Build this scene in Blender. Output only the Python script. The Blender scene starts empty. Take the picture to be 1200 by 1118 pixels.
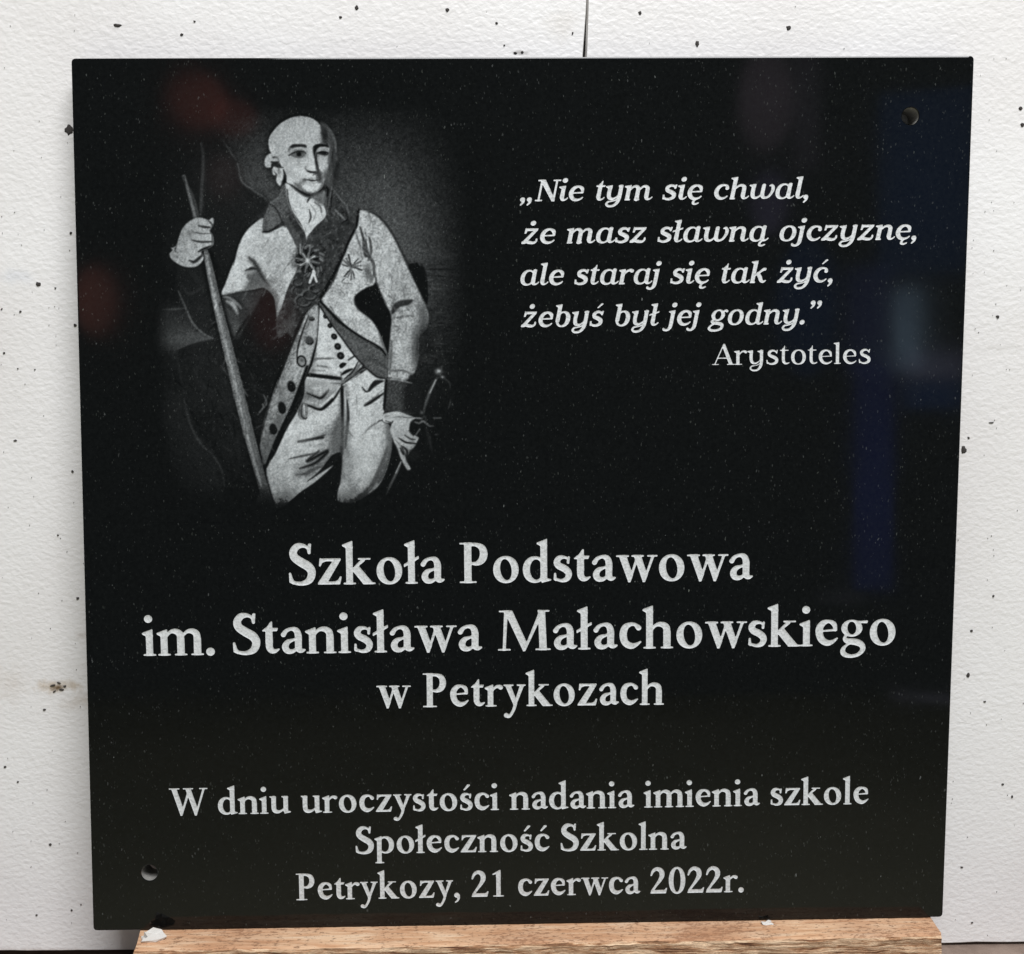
import bpy, bmesh, math
import numpy as np
from mathutils import Vector, Matrix

S = bpy.context.scene
COL = S.collection
rng = np.random.default_rng(11)

# ---------------- camera ----------------
CAM_PITCH, CAM_YAW = -0.13996, -0.020813
CAM_POS = np.array([-0.024882, -0.793570, 0.432650])
FPX, CXP, CYP = 1400.0, 600.0, 559.0           # lens and frame centre in photograph pixels (1200 x 1118)
cd = bpy.data.cameras.new('camera'); cam = bpy.data.objects.new('camera', cd); COL.objects.link(cam)
cd.sensor_fit = 'HORIZONTAL'; cd.sensor_width = 36; cd.lens = 36 * FPX / 1200.0
cd.clip_start = 0.02; cd.clip_end = 50
_cy, _sy, _cx, _sx = math.cos(CAM_YAW), math.sin(CAM_YAW), math.cos(CAM_PITCH), math.sin(CAM_PITCH)
CR = np.array([[_cy, -_sy, 0], [_sy, _cy, 0], [0, 0, 1.]]) @ np.array([[1, 0, 0], [0, _cx, -_sx], [0, _sx, _cx]])
right, fwd, up = CR[:, 0], CR[:, 1], CR[:, 2]
cam.matrix_world = Matrix(((right[0], up[0], -fwd[0], CAM_POS[0]), (right[1], up[1], -fwd[1], CAM_POS[1]), (right[2], up[2], -fwd[2], CAM_POS[2]), (0, 0, 0, 1)))
S.camera = cam

# ---------------- dim room around, and the daylight ----------------
w = bpy.data.worlds.new('World'); S.world = w; w.use_nodes = True
nt = w.node_tree; nt.nodes.clear()
wo = nt.nodes.new('ShaderNodeOutputWorld'); wb = nt.nodes.new('ShaderNodeBackground')
wb.inputs[0].default_value = (0.80, 0.95, 1.0, 1); wb.inputs[1].default_value = 0.10
nt.links.new(wb.outputs[0], wo.inputs[0])

def lamp(name, loc, target, sx, sy, radiance, color, shape='RECTANGLE', spread=180):
    l = bpy.data.lights.new(name, 'AREA'); l.shape = shape; l.size = sx; l.size_y = sy
    area = sx * sy * (math.pi / 4 if shape == 'ELLIPSE' else 1)
    l.energy = radiance * math.pi * area; l.color = color; l.spread = math.radians(spread)
    o = bpy.data.objects.new(name, l); COL.objects.link(o)
    d = Vector(target) - Vector(loc)
    q = d.to_track_quat('-Z', 'Y')
    o.matrix_world = Matrix.Translation(Vector(loc)) @ q.to_matrix().to_4x4()
    return o
lamp('skylight', (0.42, -1.75, 2.75), (0, 0, 0.25), 2.0, 1.2, 17.6, (0.985, 0.99, 1.0))
# dim area lamps added so the polished stone mirrors faint window and colour patches
lamp('pale_window_reflection', (1.059, -2.233, 0.619), (0.262, 0.022, 0.419), 0.063, 0.204, 0.0816, (0.500, 0.735, 1.000), 'RECTANGLE', 40)
lamp('grey_window_reflection', (1.127, -2.222, 0.524), (0.282, 0.021, 0.394), 0.141, 0.059, 0.0408, (0.647, 0.647, 1.000), 'RECTANGLE', 40)
lamp('blue_reflection_strip', (1.125, -2.226, 0.450), (0.281, 0.020, 0.375), 0.150, 0.077, 0.0173, (0.083, 0.278, 1.000), 'RECTANGLE', 40)
lamp('blue_reflection_tall', (0.984, -2.264, 0.233), (0.241, 0.017, 0.317), 0.099, 0.587, 0.0202, (0.071, 0.143, 1.000), 'RECTANGLE', 40)
lamp('blue_reflection_tall_top', (0.964, -2.254, 0.643), (0.235, 0.022, 0.425), 0.104, 0.271, 0.0144, (0.167, 0.233, 1.000), 'RECTANGLE', 40)
lamp('blue_reflection_wide', (1.084, -2.183, 0.979), (0.272, 0.027, 0.516), 0.227, 0.454, 0.0125, (0.038, 0.269, 1.000), 'RECTANGLE', 40)
lamp('violet_patch', (0.688, -2.227, 1.197), (0.163, 0.030, 0.571), 0.135, 0.248, 0.0173, (1.000, 0.750, 0.944), 'ELLIPSE', 40)
lamp('violet_patch_low', (0.708, -2.269, 0.946), (0.166, 0.026, 0.503), 0.090, 0.157, 0.0202, (0.619, 0.524, 1.000), 'ELLIPSE', 40)
lamp('grey_streak', (1.115, -2.189, -0.331), (0.286, 0.008, 0.162), 0.206, 0.021, 0.0202, (0.714, 0.714, 1.000), 'RECTANGLE', 40)
lamp('grey_streak_low', (0.900, -2.268, -0.080), (0.220, 0.012, 0.234), 0.136, 0.036, 0.0062, (0.769, 0.769, 1.000), 'ELLIPSE', 40)
lamp('violet_reflection_strip', (0.788, -2.215, 1.168), (0.190, 0.030, 0.564), 0.059, 0.294, 0.0086, (0.889, 0.722, 1.000), 'RECTANGLE', 40)
lamp('blue_haze', (0.810, -2.284, 0.679), (0.192, 0.023, 0.434), 0.157, 0.360, 0.0106, (0.000, 0.227, 1.000), 'ELLIPSE', 40)
lamp('red_patch', (-0.752, -2.225, 1.191), (-0.216, 0.030, 0.569), 0.144, 0.135, 0.0298, (1.000, 0.258, 0.194), 'ELLIPSE', 40)
lamp('red_patch_low', (-0.665, -2.247, 1.155), (-0.192, 0.029, 0.558), 0.113, 0.090, 0.0202, (1.000, 0.238, 0.190), 'ELLIPSE', 40)
lamp('rose_patch', (-0.699, -2.269, 1.009), (-0.200, 0.027, 0.519), 0.090, 0.112, 0.0115, (1.000, 0.500, 0.500), 'ELLIPSE', 40)
lamp('red_side', (-1.023, -2.248, 0.692), (-0.288, 0.023, 0.438), 0.099, 0.172, 0.0360, (1.000, 0.320, 0.240), 'ELLIPSE', 40)
lamp('red_reflection', (-0.587, -2.329, 0.661), (-0.169, 0.022, 0.428), 0.112, 0.179, 0.0144, (1.000, 0.200, 0.167), 'ELLIPSE', 40)
S.view_settings.view_transform = 'Standard'; S.view_settings.look = 'None'
S.view_settings.exposure = 0.0; S.view_settings.gamma = 1.0
S.render.engine = 'CYCLES'
S.cycles.use_denoising = True
S.cycles.max_bounces = 6

# ---------------- planes everything stands on ----------------
LEAN = math.radians(3.0)
UPV = np.array([0, math.sin(LEAN), math.cos(LEAN)])          # up along the leaning slab
NRM = np.array([0, -math.cos(LEAN), math.sin(LEAN)])         # out of its polished face
WALL_Y = 0.0525
def ray_to_plane(x, y, p0, n):
    """point of a plane seen at photograph pixel x, y (used once to read real positions off the photograph)"""
    x = np.asarray(x, float); y = np.asarray(y, float)
    d = CR @ np.stack([(x - CXP) / FPX, np.ones_like(x), -(y - CYP) / FPX]).reshape(3, -1)
    t = ((np.asarray(p0, float) - CAM_POS) @ n) / (n @ d)
    return (CAM_POS[:, None] + d * t).T
def on_slab(x, y): return ray_to_plane(x, y, (0, 0, 0), NRM)
def on_wall(x, y, off=0.0): return ray_to_plane(x, y, (0, WALL_Y - off, 0), np.array([0, 1.0, 0]))
def slab_xy(P): return np.stack([P[:, 0], P @ UPV], 1)

# ---- letter shapes: signed distance fields of strokes, polygons and rings (units: cap height 656) ----
def smin(a, b, k):
    h = np.clip(0.5 + 0.5 * (b - a) / k, 0, 1)
    return b * (1 - h) + a * h - k * h * (1 - h)

def catmull(pts, n=7, closed=False):
    p = np.array(pts, float)
    if len(p) == 2 and not closed:
        return p
    if closed:
        q = np.vstack([p[-1], p, p[0], p[1]])
    else:
        q = np.vstack([2 * p[0] - p[1], p, 2 * p[-1] - p[-2]])
    out = []
    for i in range(1, len(q) - 2):
        a, b, c, d = q[i - 1], q[i], q[i + 1], q[i + 2]
        for t in np.linspace(0, 1, n, endpoint=False):
            out.append(0.5 * (2 * b + (c - a) * t + (2 * a - 5 * b + 4 * c - d) * t * t + (3 * b - a - 3 * c + d) * t ** 3))
    if not closed:
        out.append(q[-2])
    return np.array(out)

def sd_stroke(X, Y, pts, n=7):
    c = catmull(pts, n)
    best = np.full(X.shape, 1e9)
    for (ax, ay, ar), (bx, by, br) in zip(c[:-1], c[1:]):
        dx, dy = bx - ax, by - ay
        L = dx * dx + dy * dy + 1e-9
        t = np.clip(((X - ax) * dx + (Y - ay) * dy) / L, 0, 1)
        best = np.minimum(best, np.hypot(X - ax - t * dx, Y - ay - t * dy) - (ar + (br - ar) * t))
    return best

def sd_poly(X, Y, pts):
    p = np.asarray(pts, float)
    d = np.full(X.shape, 1e18)
    s = np.ones(X.shape)
    j = len(p) - 1
    for i in range(len(p)):
        ex, ey = p[j] - p[i]
        wx, wy = X - p[i][0], Y - p[i][1]
        t = np.clip((wx * ex + wy * ey) / (ex * ex + ey * ey + 1e-9), 0, 1)
        d = np.minimum(d, (wx - ex * t) ** 2 + (wy - ey * t) ** 2)
        c1 = Y >= p[i][1]; c2 = Y < p[j][1]; c3 = ex * wy > ey * wx
        s = np.where((c1 & c2 & c3) | (~c1 & ~c2 & ~c3), -s, s)
        j = i
    return s * np.sqrt(d)

def ell(cx, cy, rx, ry, rot=0, n=40, sq=1.0):
    a = np.linspace(0, 2 * np.pi, n, endpoint=False)
    x = rx * np.sign(np.cos(a)) * np.abs(np.cos(a)) ** sq
    y = ry * np.sign(np.sin(a)) * np.abs(np.sin(a)) ** sq
    r = np.radians(rot)
    return np.stack([cx + x * np.cos(r) - y * np.sin(r), cy + x * np.sin(r) + y * np.cos(r)], 1)

def field(X, Y, prims, k=16):
    d = np.full(X.shape, 1e3)
    for pr in prims:
        kind = pr[0]
        if kind == 's':
            e = sd_stroke(X, Y, pr[1])
        elif kind == 'p':
            e = sd_poly(X, Y, pr[1])
        elif kind == 'c':
            e = sd_poly(X, Y, catmull(pr[1], 6, True))
        elif kind == 'o':        # ring: outer ellipse, inner ellipse
            e = np.maximum(sd_poly(X, Y, ell(*pr[1])), -sd_poly(X, Y, ell(*pr[2])))
        elif kind == 'd':
            e = np.hypot(X - pr[1], Y - pr[2]) - pr[3]
        elif kind == '-':
            e = sd_poly(X, Y, pr[1]); d = np.maximum(d, -e); continue
        elif kind == '-e':
            e = sd_poly(X, Y, ell(*pr[1])); d = np.maximum(d, -e); continue
        d = smin(d, e, k)
    return d

# --- bold book roman -------------------------------------------------------
def st(x, y0, y1, w=104): return ('p', [(x - w / 2, y0), (x + w / 2, y0), (x + w / 2, y1), (x - w / 2, y1)])
def ft(x, l=96, r=96, h=24, y=0): return ('p', [(x - l, y), (x + r, y), (x + r, y + h), (x - l, y + h)])
def flag(x, y, w=104, o=58):
    a = x - w / 2
    return ('p', [(a - o, y - 58), (a - o, y - 80), (a, y - 112), (x + w / 2, y - 112), (x + w / 2, y + 4)])
def dot(x, y, r=62): return [('d', x, y, r)]
def acute(x, y): return [('p', [(x - 34, y), (x + 4, y - 4), (x + 128, y + 118), (x + 112, y + 146), (x + 62, y + 140)])]
def barl(x, y): return [('p', [(x - 118, y - 92), (x + 118, y + 44), (x + 118, y + 92), (x - 118, y - 44)])]
G_a = [('s', [(66, 312, 38), (110, 372, 30), (186, 404, 26), (262, 384, 44), (296, 300, 52), (296, 160, 52), (300, 78, 50), (340, 44, 34), (392, 58, 14)]),
       ('s', [(290, 250, 14), (220, 226, 20), (132, 190, 38), (92, 118, 50), (118, 50, 46), (190, 34, 34), (262, 72, 20), (296, 110, 16)])]
G_n = [st(112, 0, 330), ft(112), flag(112, 425), ('s', [(150, 318, 18), (214, 382, 26), (290, 396, 40), (364, 360, 52), (386, 280, 52), (386, 60, 52)]), st(386, 0, 280), ft(386)]
G_s = [('s', [(262, 318, 16), (258, 376, 16), (196, 404, 24), (122, 390, 40), (86, 326, 50), (116, 266, 54), (192, 226, 56), (252, 178, 54), (276, 118, 48), (244, 48, 40), (166, 20, 26), (84, 40, 20)]),
       ('p', [(42, 148), (34, 36), (70, 14), (78, 60), (70, 146)]), ('p', [(262, 402), (252, 300), (278, 298), (294, 408), (270, 420)])]
G_c = [('s', [(332, 342, 42), (276, 396, 26), (200, 400, 32), (122, 350, 50), (90, 232, 56), (120, 104, 54), (206, 46, 50), (288, 62, 32), (364, 112, 12)])]
G_e = [('s', [(88, 242, 10), (340, 262, 18)]),
       ('s', [(346, 266, 24), (318, 360, 38), (236, 404, 26), (150, 378, 44), (94, 300, 54), (88, 206, 56), (128, 102, 54), (214, 48, 48), (298, 66, 30), (372, 122, 11)])]
G_o = [('o', (240, 211, 202, 222, 0, 44, .96), (240, 211, 92, 176, 8))]
G_k = [st(112, 0, 610), ft(112), flag(112, 704), ('s', [(160, 226, 18), (250, 318, 22), (330, 390, 26)]), ('p', [(250, 400), (448, 400), (448, 424), (250, 424)]),
       ('p', [(170, 240), (262, 292), (474, 26), (486, 0), (330, 0), (164, 216)]), ('p', [(330, 0), (520, 0), (520, 24), (340, 24)])]
G_l = [st(112, 0, 610), ft(112), flag(112, 704)]
G_i = [st(112, 0, 330), ft(112), flag(112, 430)]
G_z = [('p', [(44, 298), (66, 296), (96, 356), (160, 380), (260, 378), (22, 22), (22, 0), (372, 0), (400, 128), (376, 130), (346, 74), (300, 48), (180, 46), (388, 402), (388, 424), (80, 424), (56, 432)])]
G_t = [('s', [(128, 410, 40), (128, 200, 52), (130, 110, 52), (160, 56, 46), (216, 44, 30), (276, 74, 12)]), ('p', [(76, 180), (180, 180), (180, 540), (150, 520), (100, 440), (76, 420)]),
       ('p', [(24, 384), (24, 372), (252, 372), (270, 424), (70, 424)])]
G_w = [('p', [(50, 424), (168, 424), (276, 96), (232, -14), (204, -14)]), ('p', [(204, -14), (236, -14), (372, 400), (330, 400)]),
       ('p', [(290, 424), (404, 424), (510, 96), (466, -14), (438, -14)]), ('p', [(438, -14), (470, -14), (622, 412), (578, 412)]),
       ('p', [(10, 400), (212, 400), (212, 424), (10, 424)]), ('p', [(256, 400), (452, 400), (452, 424), (256, 424)]), ('p', [(508, 400), (670, 400), (670, 424), (508, 424)])]
G_h = [st(112, 0, 610), ft(112), flag(112, 704), ('s', [(150, 318, 18), (214, 382, 26), (290, 396, 40), (364, 360, 52), (386, 280, 52), (386, 60, 52)]), st(386, 0, 280), ft(386)]
G_m = [st(112, 0, 330), ft(112), flag(112, 425), ('s', [(150, 318, 18), (214, 382, 26), (280, 394, 40), (348, 360, 52), (370, 280, 52), (370, 60, 52)]), st(370, 0, 280), ft(370),
       ('s', [(400, 318, 18), (470, 382, 26), (540, 394, 40), (606, 360, 52), (628, 280, 52), (628, 60, 52)]), st(628, 0, 280), ft(628)]
G_g = [('o', (196, 286, 166, 140, 0), (196, 288, 72, 108, 4)), ('p', [(300, 372), (440, 366), (452, 412), (300, 402)]),
       ('s', [(110, 180, 16), (84, 120, 26), (128, 76, 44), (260, 56, 52), (352, 10, 46), (372, -70, 38), (300, -152, 28), (180, -178, 28), (76, -140, 40), (58, -70, 34), (110, 0, 18), (190, 44, 14)])]
G_r = [st(112, 0, 330), ft(112, 96, 116), flag(112, 425), ('s', [(156, 320, 16), (216, 376, 24), (268, 386, 34), (308, 370, 44)])]
G_y = [('p', [(14, 424), (14, 402), (52, 388), (206, 20), (232, -20), (262, 40), (404, 392), (440, 402), (440, 424), (270, 424), (270, 402), (326, 390), (248, 150), (156, 390), (206, 402), (206, 424)]),
       ('s', [(240, 40, 30), (214, -50, 28), (164, -150, 26), (112, -196, 34), (62, -178, 44)])]
G_u = [('s', [(108, 380, 52), (108, 150, 52), (132, 66, 50), (204, 40, 38), (278, 62, 24), (350, 118, 16)]), ('p', [(14, 424), (14, 402), (56, 384), (160, 384), (160, 424)]),
       st(386, 40, 424), ('p', [(290, 424), (290, 402), (336, 386), (438, 386), (438, 424)]), ('p', [(334, 90), (354, -10), (500, 26), (500, 46), (438, 60)])]
G_d = [('o', (222, 206, 190, 218, 0, 44, .96), (246, 206, 104, 168, 2)), st(366, 40, 600), flag(366, 704), ('p', [(314, 90), (334, -12), (482, 26), (482, 46), (418, 60)])]
G_p = [st(116, -216, 330), ft(116, 96, 110, 24, -240), ('p', [(116 - 52, -240), (168, -240), (168, -180), (64, -180)]), flag(116, 425),
       ('o', (268, 212, 192, 214, 0, 44, .96), (238, 208, 108, 168, 4))]
G_per = dot(86, 50, 66)
G_com = [('d', 86, 50, 62), ('s', [(120, 40, 40), (128, -30, 28), (98, -90, 20), (52, -124, 14)])]
G_2 = [('s', [(48, 452, 18), (96, 560, 34), (190, 612, 44), (290, 560, 58), (314, 450, 58), (262, 330, 42), (170, 200, 30), (70, 60, 26)]), ('p', [(30, 0), (410, 0), (440, 132), (414, 134), (388, 96), (350, 86), (110, 86), (32, 26)])]
G_1 = [st(230, 0, 600), ft(230, 130, 130), ('p', [(84, 560), (92, 536), (178, 560), (178, 480), (282, 480), (282, 660), (250, 654)])]
G_0 = [('o', (228, 318, 202, 336, 0, 44, .94), (228, 318, 90, 290, 0))]
G_S = [('s', [(350, 520, 16), (330, 596, 20), (262, 636, 30), (166, 624, 50), (104, 540, 58), (124, 446, 64), (226, 366, 70), (340, 292, 70), (390, 196, 62), (352, 76, 54), (240, 20, 34), (120, 30, 26), (74, 70, 20)]),
       ('p', [(28, 196), (34, 40), (96, 6), (96, 70), (58, 196)]), ('p', [(340, 660), (344, 500), (374, 500), (388, 664), (362, 672)])]
G_P = [st(154, 0, 656, 112), ft(154, 130, 134), ft(154, 130, 60, 24, 632), ('s', [(190, 628, 24), (290, 622, 30), (378, 574, 50), (408, 470, 60), (376, 370, 54), (296, 316, 34), (214, 318, 18)])]
G_M = [('p', [(104, 0), (148, 0), (186, 640), (132, 640)]), ('p', [(130, 656), (256, 656), (484, 120), (444, -14), (424, -14)]), ('p', [(424, -14), (456, -14), (738, 600), (690, 656)]),
       ('p', [(682, 0), (796, 0), (772, 640), (664, 656)]), ft(126, 96, 100), ft(738, 118, 118), ('p', [(52, 632), (200, 632), (200, 656), (52, 656)]), ('p', [(660, 632), (842, 632), (842, 656), (660, 656)])]
G_W = [('p', [(66, 640), (184, 640), (330, 150), (300, -16), (262, -16)]), ('p', [(262, -16), (302, -16), (476, 520), (440, 580)]),
       ('p', [(392, 640), (510, 640), (662, 150), (632, -16), (594, -16)]), ('p', [(594, -16), (634, -16), (838, 640), (790, 640)]),
       ('p', [(10, 630), (252, 630), (252, 656), (10, 656)]), ('p', [(336, 630), (570, 630), (570, 656), (336, 656)]), ('p', [(712, 630), (900, 630), (900, 656), (712, 656)])]

ROMAN = {'a': (G_a, 404), 'n': (G_n, 500), 's': (G_s, 336), 'c': (G_c, 394), 'e': (G_e, 408), 'o': (G_o, 480), 'k': (G_k, 506), 'l': (G_l, 228),
         'ł': (G_l + barl(112, 360), 232), 'i': (G_i + dot(104, 600), 228), 'z': (G_z, 414), 't': (G_t, 286), 'w': (G_w, 660), 'h': (G_h, 500), 'm': (G_m, 742),
         'g': (G_g, 446), 'r': (G_r, 352), 'y': (G_y, 440), 'u': (G_u, 506), 'd': (G_d, 490), 'p': (G_p, 488), 'ś': (G_s + acute(140, 500), 336),
         'ć': (G_c + acute(190, 500), 394), '.': (G_per, 190), ',': (G_com, 200), '2': (G_2, 456), '1': (G_1, 456), '0': (G_0, 456),
         'S': (G_S, 464), 'P': (G_P, 520), 'M': (G_M, 870), 'W': (G_W, 880), ' ': (None, 222)}

# --- wide bold book italic (slanted afterwards) ------------------------------
def bst(x, y0, y1, w=112): return ('p', [(x - w / 2, y0), (x + w / 2, y0), (x + w / 2, y1), (x - w / 2, y1)])
def top(x, y, w=112, o=70): return ('p', [(x - w / 2 - o, y - 30), (x - w / 2 - o, y - 62), (x - w / 2, y - 100), (x + w / 2, y - 100), (x + w / 2, y)])
def tail(x, y=110, w=54): return ('s', [(x, y + 90, w), (x + 2, y, w), (x + 26, 46, 44), (x + 76, 30, 30), (x + 132, 56, 20), (x + 160, 90, 18)])
I_o = [('o', (256, 232, 226, 246, 0, 44, .92), (256, 232, 112, 190, 0, 40, .92))]
I_i = [('s', [(112, 400, 54), (112, 120, 54)]), top(112, 470), tail(112)]
I_l = [('s', [(112, 620, 54), (112, 120, 54)]), top(112, 690), tail(112)]
I_t = [('s', [(120, 400, 54), (120, 120, 54)]), tail(120), ('p', [(66, 400), (174, 400), (174, 600), (150, 610), (120, 540), (66, 490)]), ('p', [(10, 420), (250, 420), (262, 470), (10, 470)])]
I_j = [('s', [(112, 400, 54), (112, 60, 54), (96, -70, 50), (30, -140, 36), (-56, -132, 34), (-80, -100, 30)]), top(112, 470)]
I_n = [bst(112, 0, 400), top(112, 470), ft(112, 60, 86, 44), ('s', [(156, 330, 22), (240, 414, 32), (330, 424, 42), (392, 370, 54), (400, 280, 56), (400, 120, 56)]), tail(400)]
I_m = [bst(112, 0, 400), top(112, 470), ft(112, 60, 86, 44), ('s', [(156, 330, 22), (230, 414, 32), (310, 424, 42), (366, 370, 54), (374, 280, 56), (374, 30, 56)]), bst(374, 0, 120), ft(374, 60, 80, 44),
       ('s', [(420, 330, 22), (490, 414, 32), (570, 424, 42), (626, 370, 54), (634, 280, 56), (634, 120, 56)]), tail(634)]
I_h = [bst(112, 0, 620), top(112, 690), ft(112, 60, 86, 44), ('s', [(156, 330, 22), (240, 414, 32), (330, 424, 42), (392, 370, 54), (400, 280, 56), (400, 120, 56)]), tail(400)]
I_r = [bst(112, 0, 400), top(112, 470), ft(112, 60, 100, 44), ('s', [(156, 320, 22), (220, 404, 32), (300, 432, 42), (352, 408, 52)])]
I_a = [('o', (228, 230, 200, 244, 0, 44, .92), (256, 232, 116, 188, 0, 40, .92)), ('s', [(398, 440, 52), (398, 120, 54)]), tail(398), ('p', [(380, 470), (452, 470), (452, 400), (360, 400)])]
I_d = [('o', (228, 230, 200, 244, 0, 44, .92), (256, 232, 116, 188, 0, 40, .92)), ('s', [(398, 620, 54), (398, 120, 54)]), top(398, 690), tail(398)]
I_b = [bst(122, 150, 620), top(122, 690), ('o', (272, 230, 206, 244, 0, 44, .92), (250, 232, 104, 188, 0, 40, .92))]
I_e = [('s', [(96, 240, 18), (390, 252, 24)]), ('s', [(398, 262, 32), (366, 376, 48), (262, 436, 34), (150, 396, 50), (90, 290, 58), (94, 170, 58), (164, 62, 50), (270, 26, 40), (370, 56, 28), (420, 100, 20)])]
I_c = [('s', [(368, 340, 52), (350, 410, 34), (256, 438, 30), (150, 396, 50), (90, 290, 58), (94, 170, 58), (164, 62, 50), (260, 26, 40), (350, 52, 28), (404, 96, 20)])]
I_s = [('s', [(330, 380, 26), (270, 432, 34), (180, 436, 42), (112, 376, 52), (134, 292, 54), (232, 244, 58), (322, 180, 58), (326, 88, 52), (244, 32, 42), (140, 28, 34), (60, 76, 26)]),
       ('p', [(20, 164), (34, 20), (86, 16), (70, 160)]), ('p', [(322, 470), (308, 340), (352, 338), (376, 470)])]
I_z = [('p', [(50, 310), (98, 310), (120, 390), (280, 396), (30, 50), (20, 0), (120, 0), (400, 410), (404, 470), (90, 470), (60, 486)]),
       ('s', [(60, 40, 40), (150, 60, 44), (250, 36, 46), (350, 30, 38), (410, 80, 28), (412, 140, 24)])]
I_y = [('s', [(112, 400, 54), (108, 200, 54), (140, 86, 50), (226, 46, 36), (320, 90, 24), (380, 160, 18)]), top(112, 470), ('s', [(412, 430, 54), (412, 100, 54), (380, -60, 48), (290, -160, 38), (160, -172, 34), (90, -110, 32), (130, -40, 28), (220, -24, 20), (320, 10, 20), (400, 90, 18)]),
       ('p', [(340, 470), (468, 470), (468, 420), (340, 420)])]
I_w = [('s', [(112, 400, 54), (110, 200, 56), (140, 80, 52), (220, 36, 36), (310, 80, 26), (366, 160, 22)]), top(112, 470), ('s', [(386, 420, 52), (386, 180, 54), (410, 76, 50), (480, 36, 36), (580, 80, 34), (650, 220, 42), (656, 340, 46), (610, 420, 36), (560, 408, 22)])]
I_k = [bst(112, 0, 620), top(112, 690), ft(112, 60, 80, 44), ('s', [(170, 240, 26), (270, 330, 32), (360, 410, 44), (400, 420, 46)]), ('s', [(230, 290, 46), (300, 180, 54), (352, 76, 48), (416, 32, 34), (476, 70, 20)])]
I_g = [('o', (230, 300, 196, 176, 0), (230, 300, 88, 130, 0)), ('s', [(360, 416, 24), (430, 440, 34), (466, 420, 36)]),
       ('s', [(120, 170, 22), (80, 110, 34), (140, 66, 46), (280, 50, 50), (390, 0, 48), (386, -110, 40), (260, -166, 34), (110, -164, 36), (34, -100, 36), (76, -20, 26), (160, 30, 20)])]
I_N = [('p', [(96, 0), (150, 0), (190, 470), (470, -10), (560, -10), (540, 656), (486, 656), (470, 210), (196, 656), (120, 656), (120, 600)]), ft(130, 100, 110, 44), ('p', [(20, 612), (200, 612), (200, 656), (20, 656)]), ('p', [(410, 612), (620, 612), (620, 656), (410, 656)])]
I_N = [('p', [(90, 0), (146, 0), (146, 656), (90, 656)]), ('p', [(70, 656), (210, 656), (560, 60), (560, -10), (486, -10), (90, 600)]), ('p', [(504, 0), (560, 0), (560, 656), (504, 656)]), ft(118, 96, 100, 44), ('p', [(10, 612), (180, 612), (180, 656), (10, 656)]), ('p', [(430, 612), (640, 612), (640, 656), (430, 656)])]
ogon = [('s', [(0, 20, 30), (-40, -50, 32), (-38, -112, 36), (30, -134, 28), (96, -104, 22)])]
def shift(prims, dx, dy=0):
    out = []
    for p in prims:
        if p[0] == 's': out.append(('s', [(a + dx, b + dy, c) for a, b, c in p[1]]))
        elif p[0] == 'p': out.append(('p', [(a + dx, b + dy) for a, b in p[1]]))
        elif p[0] == 'd': out.append(('d', p[1] + dx, p[2] + dy, p[3]))
    return out
I_com = [('d', 90, 56, 66), ('s', [(118, 40, 44), (116, -30, 36), (66, -110, 22)])]
ITALIC = {'o': (I_o, 512), 'i': (I_i + dot(116, 630, 74), 262), 'l': (I_l, 262), 't': (I_t, 290), 'j': (I_j + dot(116, 630, 74), 236), 'n': (I_n, 548), 'm': (I_m, 786), 'h': (I_h, 548),
          'r': (I_r, 410), 'a': (I_a, 546), 'd': (I_d, 546), 'b': (I_b, 520), 'e': (I_e, 462), 'c': (I_c, 442), 's': (I_s, 412), 'z': (I_z, 470), 'y': (I_y, 526), 'w': (I_w, 720),
          'k': (I_k, 520), 'g': (I_g, 500), 'N': (I_N, 640), ',': (I_com, 210), '.': (dot(96, 56, 72), 210), 'ę': (I_e + shift(ogon, 280), 462), 'ą': (I_a + shift(ogon, 400), 546),
          'ł': (I_l + [('p', [(-20, 300), (250, 400), (250, 450), (-20, 350)])], 268), 'ż': (I_z + dot(240, 630, 74), 470), 'ś': (I_s + shift(acute(190, 560), 0), 412),
          'ć': (I_c + shift(acute(230, 560), 0), 442), '„': (shift(I_com, 0) + shift(I_com, 190), 420), '”': (shift(I_com, 0, 600) + shift(I_com, 190, 600), 420), ' ': (None, 280)}
U_l = [bst(118, 0, 640), top(118, 700), ft(118, 106, 110, 44)]
U_t = [('s', [(120, 400, 52), (120, 150, 52), (150, 60, 46), (220, 32, 32), (290, 60, 22)]), ('p', [(68, 400), (172, 400), (172, 600), (150, 610), (120, 540), (68, 490)]), ('p', [(10, 424), (280, 424), (280, 470), (10, 470)])]
U_r = [bst(118, 0, 400), top(118, 470), ft(118, 106, 130, 44), ('s', [(160, 330, 22), (230, 410, 30), (300, 430, 40), (352, 406, 50)])]
U_A = [('p', [(60, 20), (110, 20), (320, 520), (500, 20), (630, 20), (390, 672), (330, 672)]), ('s', [(170, 220, 24), (520, 220, 24)]), ft(90, 90, 120, 44), ft(570, 130, 110, 44)]
U_y = [('s', [(112, 400, 54), (108, 200, 54), (140, 86, 50), (226, 46, 36), (320, 90, 24), (380, 160, 18)]), top(112, 470), ('s', [(412, 430, 54), (412, 100, 54), (380, -60, 48), (290, -160, 38), (160, -172, 34), (90, -110, 32), (130, -40, 28), (220, -24, 20), (320, 10, 20), (400, 90, 18)]), top(412, 470)]
UPRIGHT = {'A': (U_A, 650), 'r': (U_r, 400), 'y': (U_y, 530), 's': (I_s, 412), 't': (U_t, 310), 'o': (I_o, 512), 'e': (I_e, 470), 'l': (U_l, 250)}

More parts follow.
